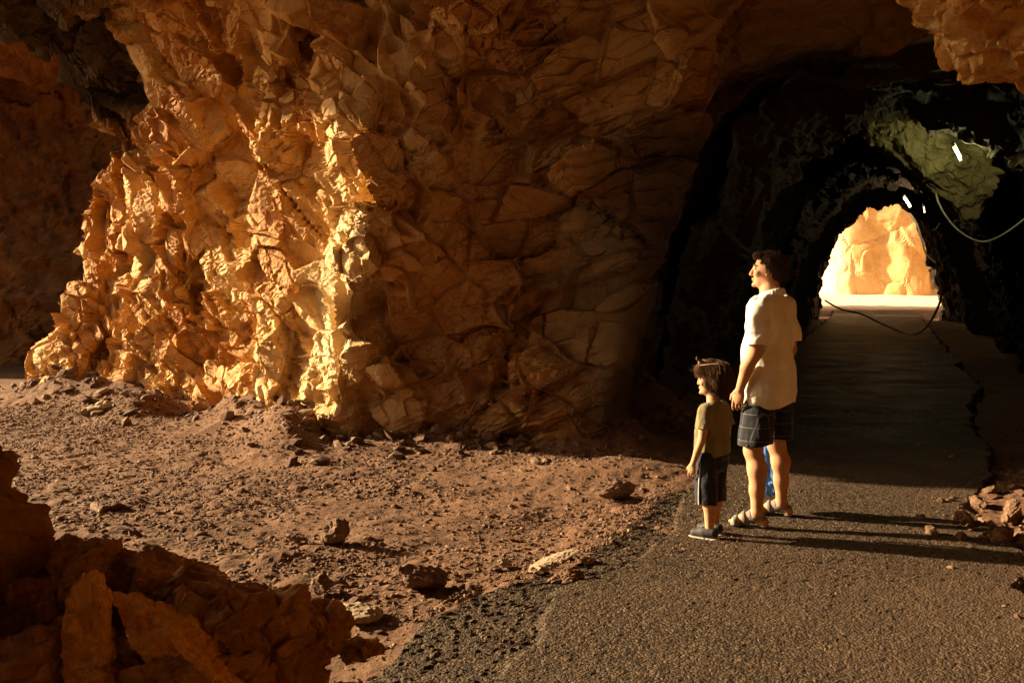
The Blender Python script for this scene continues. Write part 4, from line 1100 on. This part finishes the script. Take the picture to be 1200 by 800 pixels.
    tube('side_stripe', [(-.108, .012, .50), (-.122, .010, .42), (-.128, .012, .34), (-.130, .012, .26), (-.130, .010, .21)], .0045, wh, sh, 6, 5)
    dk = plain('dark shoe fabric', (.03, .03, .035), .7, bump=.4); ws = plain('pale rubber sole', (.42, .38, .33), .6)
    for a_, d, l in feet:
        e = Field(a_ - (.1, .14, .07), a_ + (.1, .16, .06), .0035)
        e.chain([a_ - d * .025 - (0, 0, .018), a_ + d * .03 - (0, 0, .022), a_ + d * .095 - (0, 0, .034)], [.034, .032, .028], .02); e.cap(a_, a_ - (0, 0, .02), .029, .032, .01)
        e.fn(lambda v, x, y, z: np.maximum(np.maximum(v, .0 - z), z - .062).astype(np.float32)); o = e.mesh('shoe', dk, root, 1)
        e = Field(a_ - (.1, .14, .09), a_ + (.1, .17, .02), .0035)
        e.cap(a_ - d * .028 - (0, 0, .055), a_ + d * .100 - (0, 0, .055), .037, .034, .01)
        e.fn(lambda v, x, y, z: np.maximum(v, np.abs(z + .008) - .011).astype(np.float32)); e.mesh('sole', ws, o, 1)
        tube('lace', [a_ + d * .05 - l * .02 + (0, 0, -.005), a_ + d * .05 + (0, 0, .008), a_ + d * .05 + l * .02 + (0, 0, -.005)], .003, ws, o, 5, 4)
    # frame of glasses pushed up into the hair
    gl = empty('glasses', root.location, yaw); tag(gl, 'thin pale framed glasses pushed up on the hair of the child', 'glasses')
    mt = plain('pale frame', (.45, .35, .25), .3)
    for sx in (-1, 1):
        tube('temple', [T(.060 * sx, .075, .105), T(.080 * sx, .02, .112), T(.082 * sx, -.05, .118)], .0028, mt, gl, 6, 5)
        a_ = np.linspace(0, 2 * math.pi, 13); tube('lens_frame', [T(.032 * sx + .024 * math.cos(t), .086 - .004 * math.cos(2 * t), .113 + .017 * math.sin(t)) for t in a_], .0026, mt, gl, 6, 3)
    tube('bridge', [T(-.009, .088, .115), T(0, .090, .119), T(.009, .088, .115)], .0026, mt, gl, 6, 3)
    return root
def to_world(root, v):
    return root.location + Matrix.Rotation(root.rotation_euler[2], 3, 'Z') @ Vector(v) * root.scale[0]
man = build_man(899, 617, R(50))
child = build_child(834, 634, R(46))
# blue bag in the right hand of the adult
def build_bag():
    o = to_world(man, (.295, .125, 0)); root = empty('bag', o, R(50)); tag(root, 'crumpled blue cloth bag hanging from the hand of the adult, seen between the legs', 'bag')
    blue = cloth_material('blue nylon', (.02, .12, .42), 300, .5)
    h0 = .14
    f = Field((-.14, -.15, .05), (.14, .15, .62), .005)
    f.ell((0, 0, .25), (.075, .105, .13), None, .03).ell((0, .005, .38), (.055, .085, .13), None, .04).ell((0, 0, .50), (.03, .045, .08), None, .04)
    f.fn(lambda v, x, y, z: (v + torso_wrinkle(x * 2, y * 2, z * 1.3, 95, .05)).astype(np.float32))
    b = f.mesh('bag_body', blue, root, 1)
    for sx in (-1, 1): tube('handle', [(.0, .03 * sx, .52), (.0, .028 * sx, .62), (.0, .012 * sx, .73), (0, 0, .775)], [.012, .008, .007, .007], blue, root, 7, 5)
build_bag()
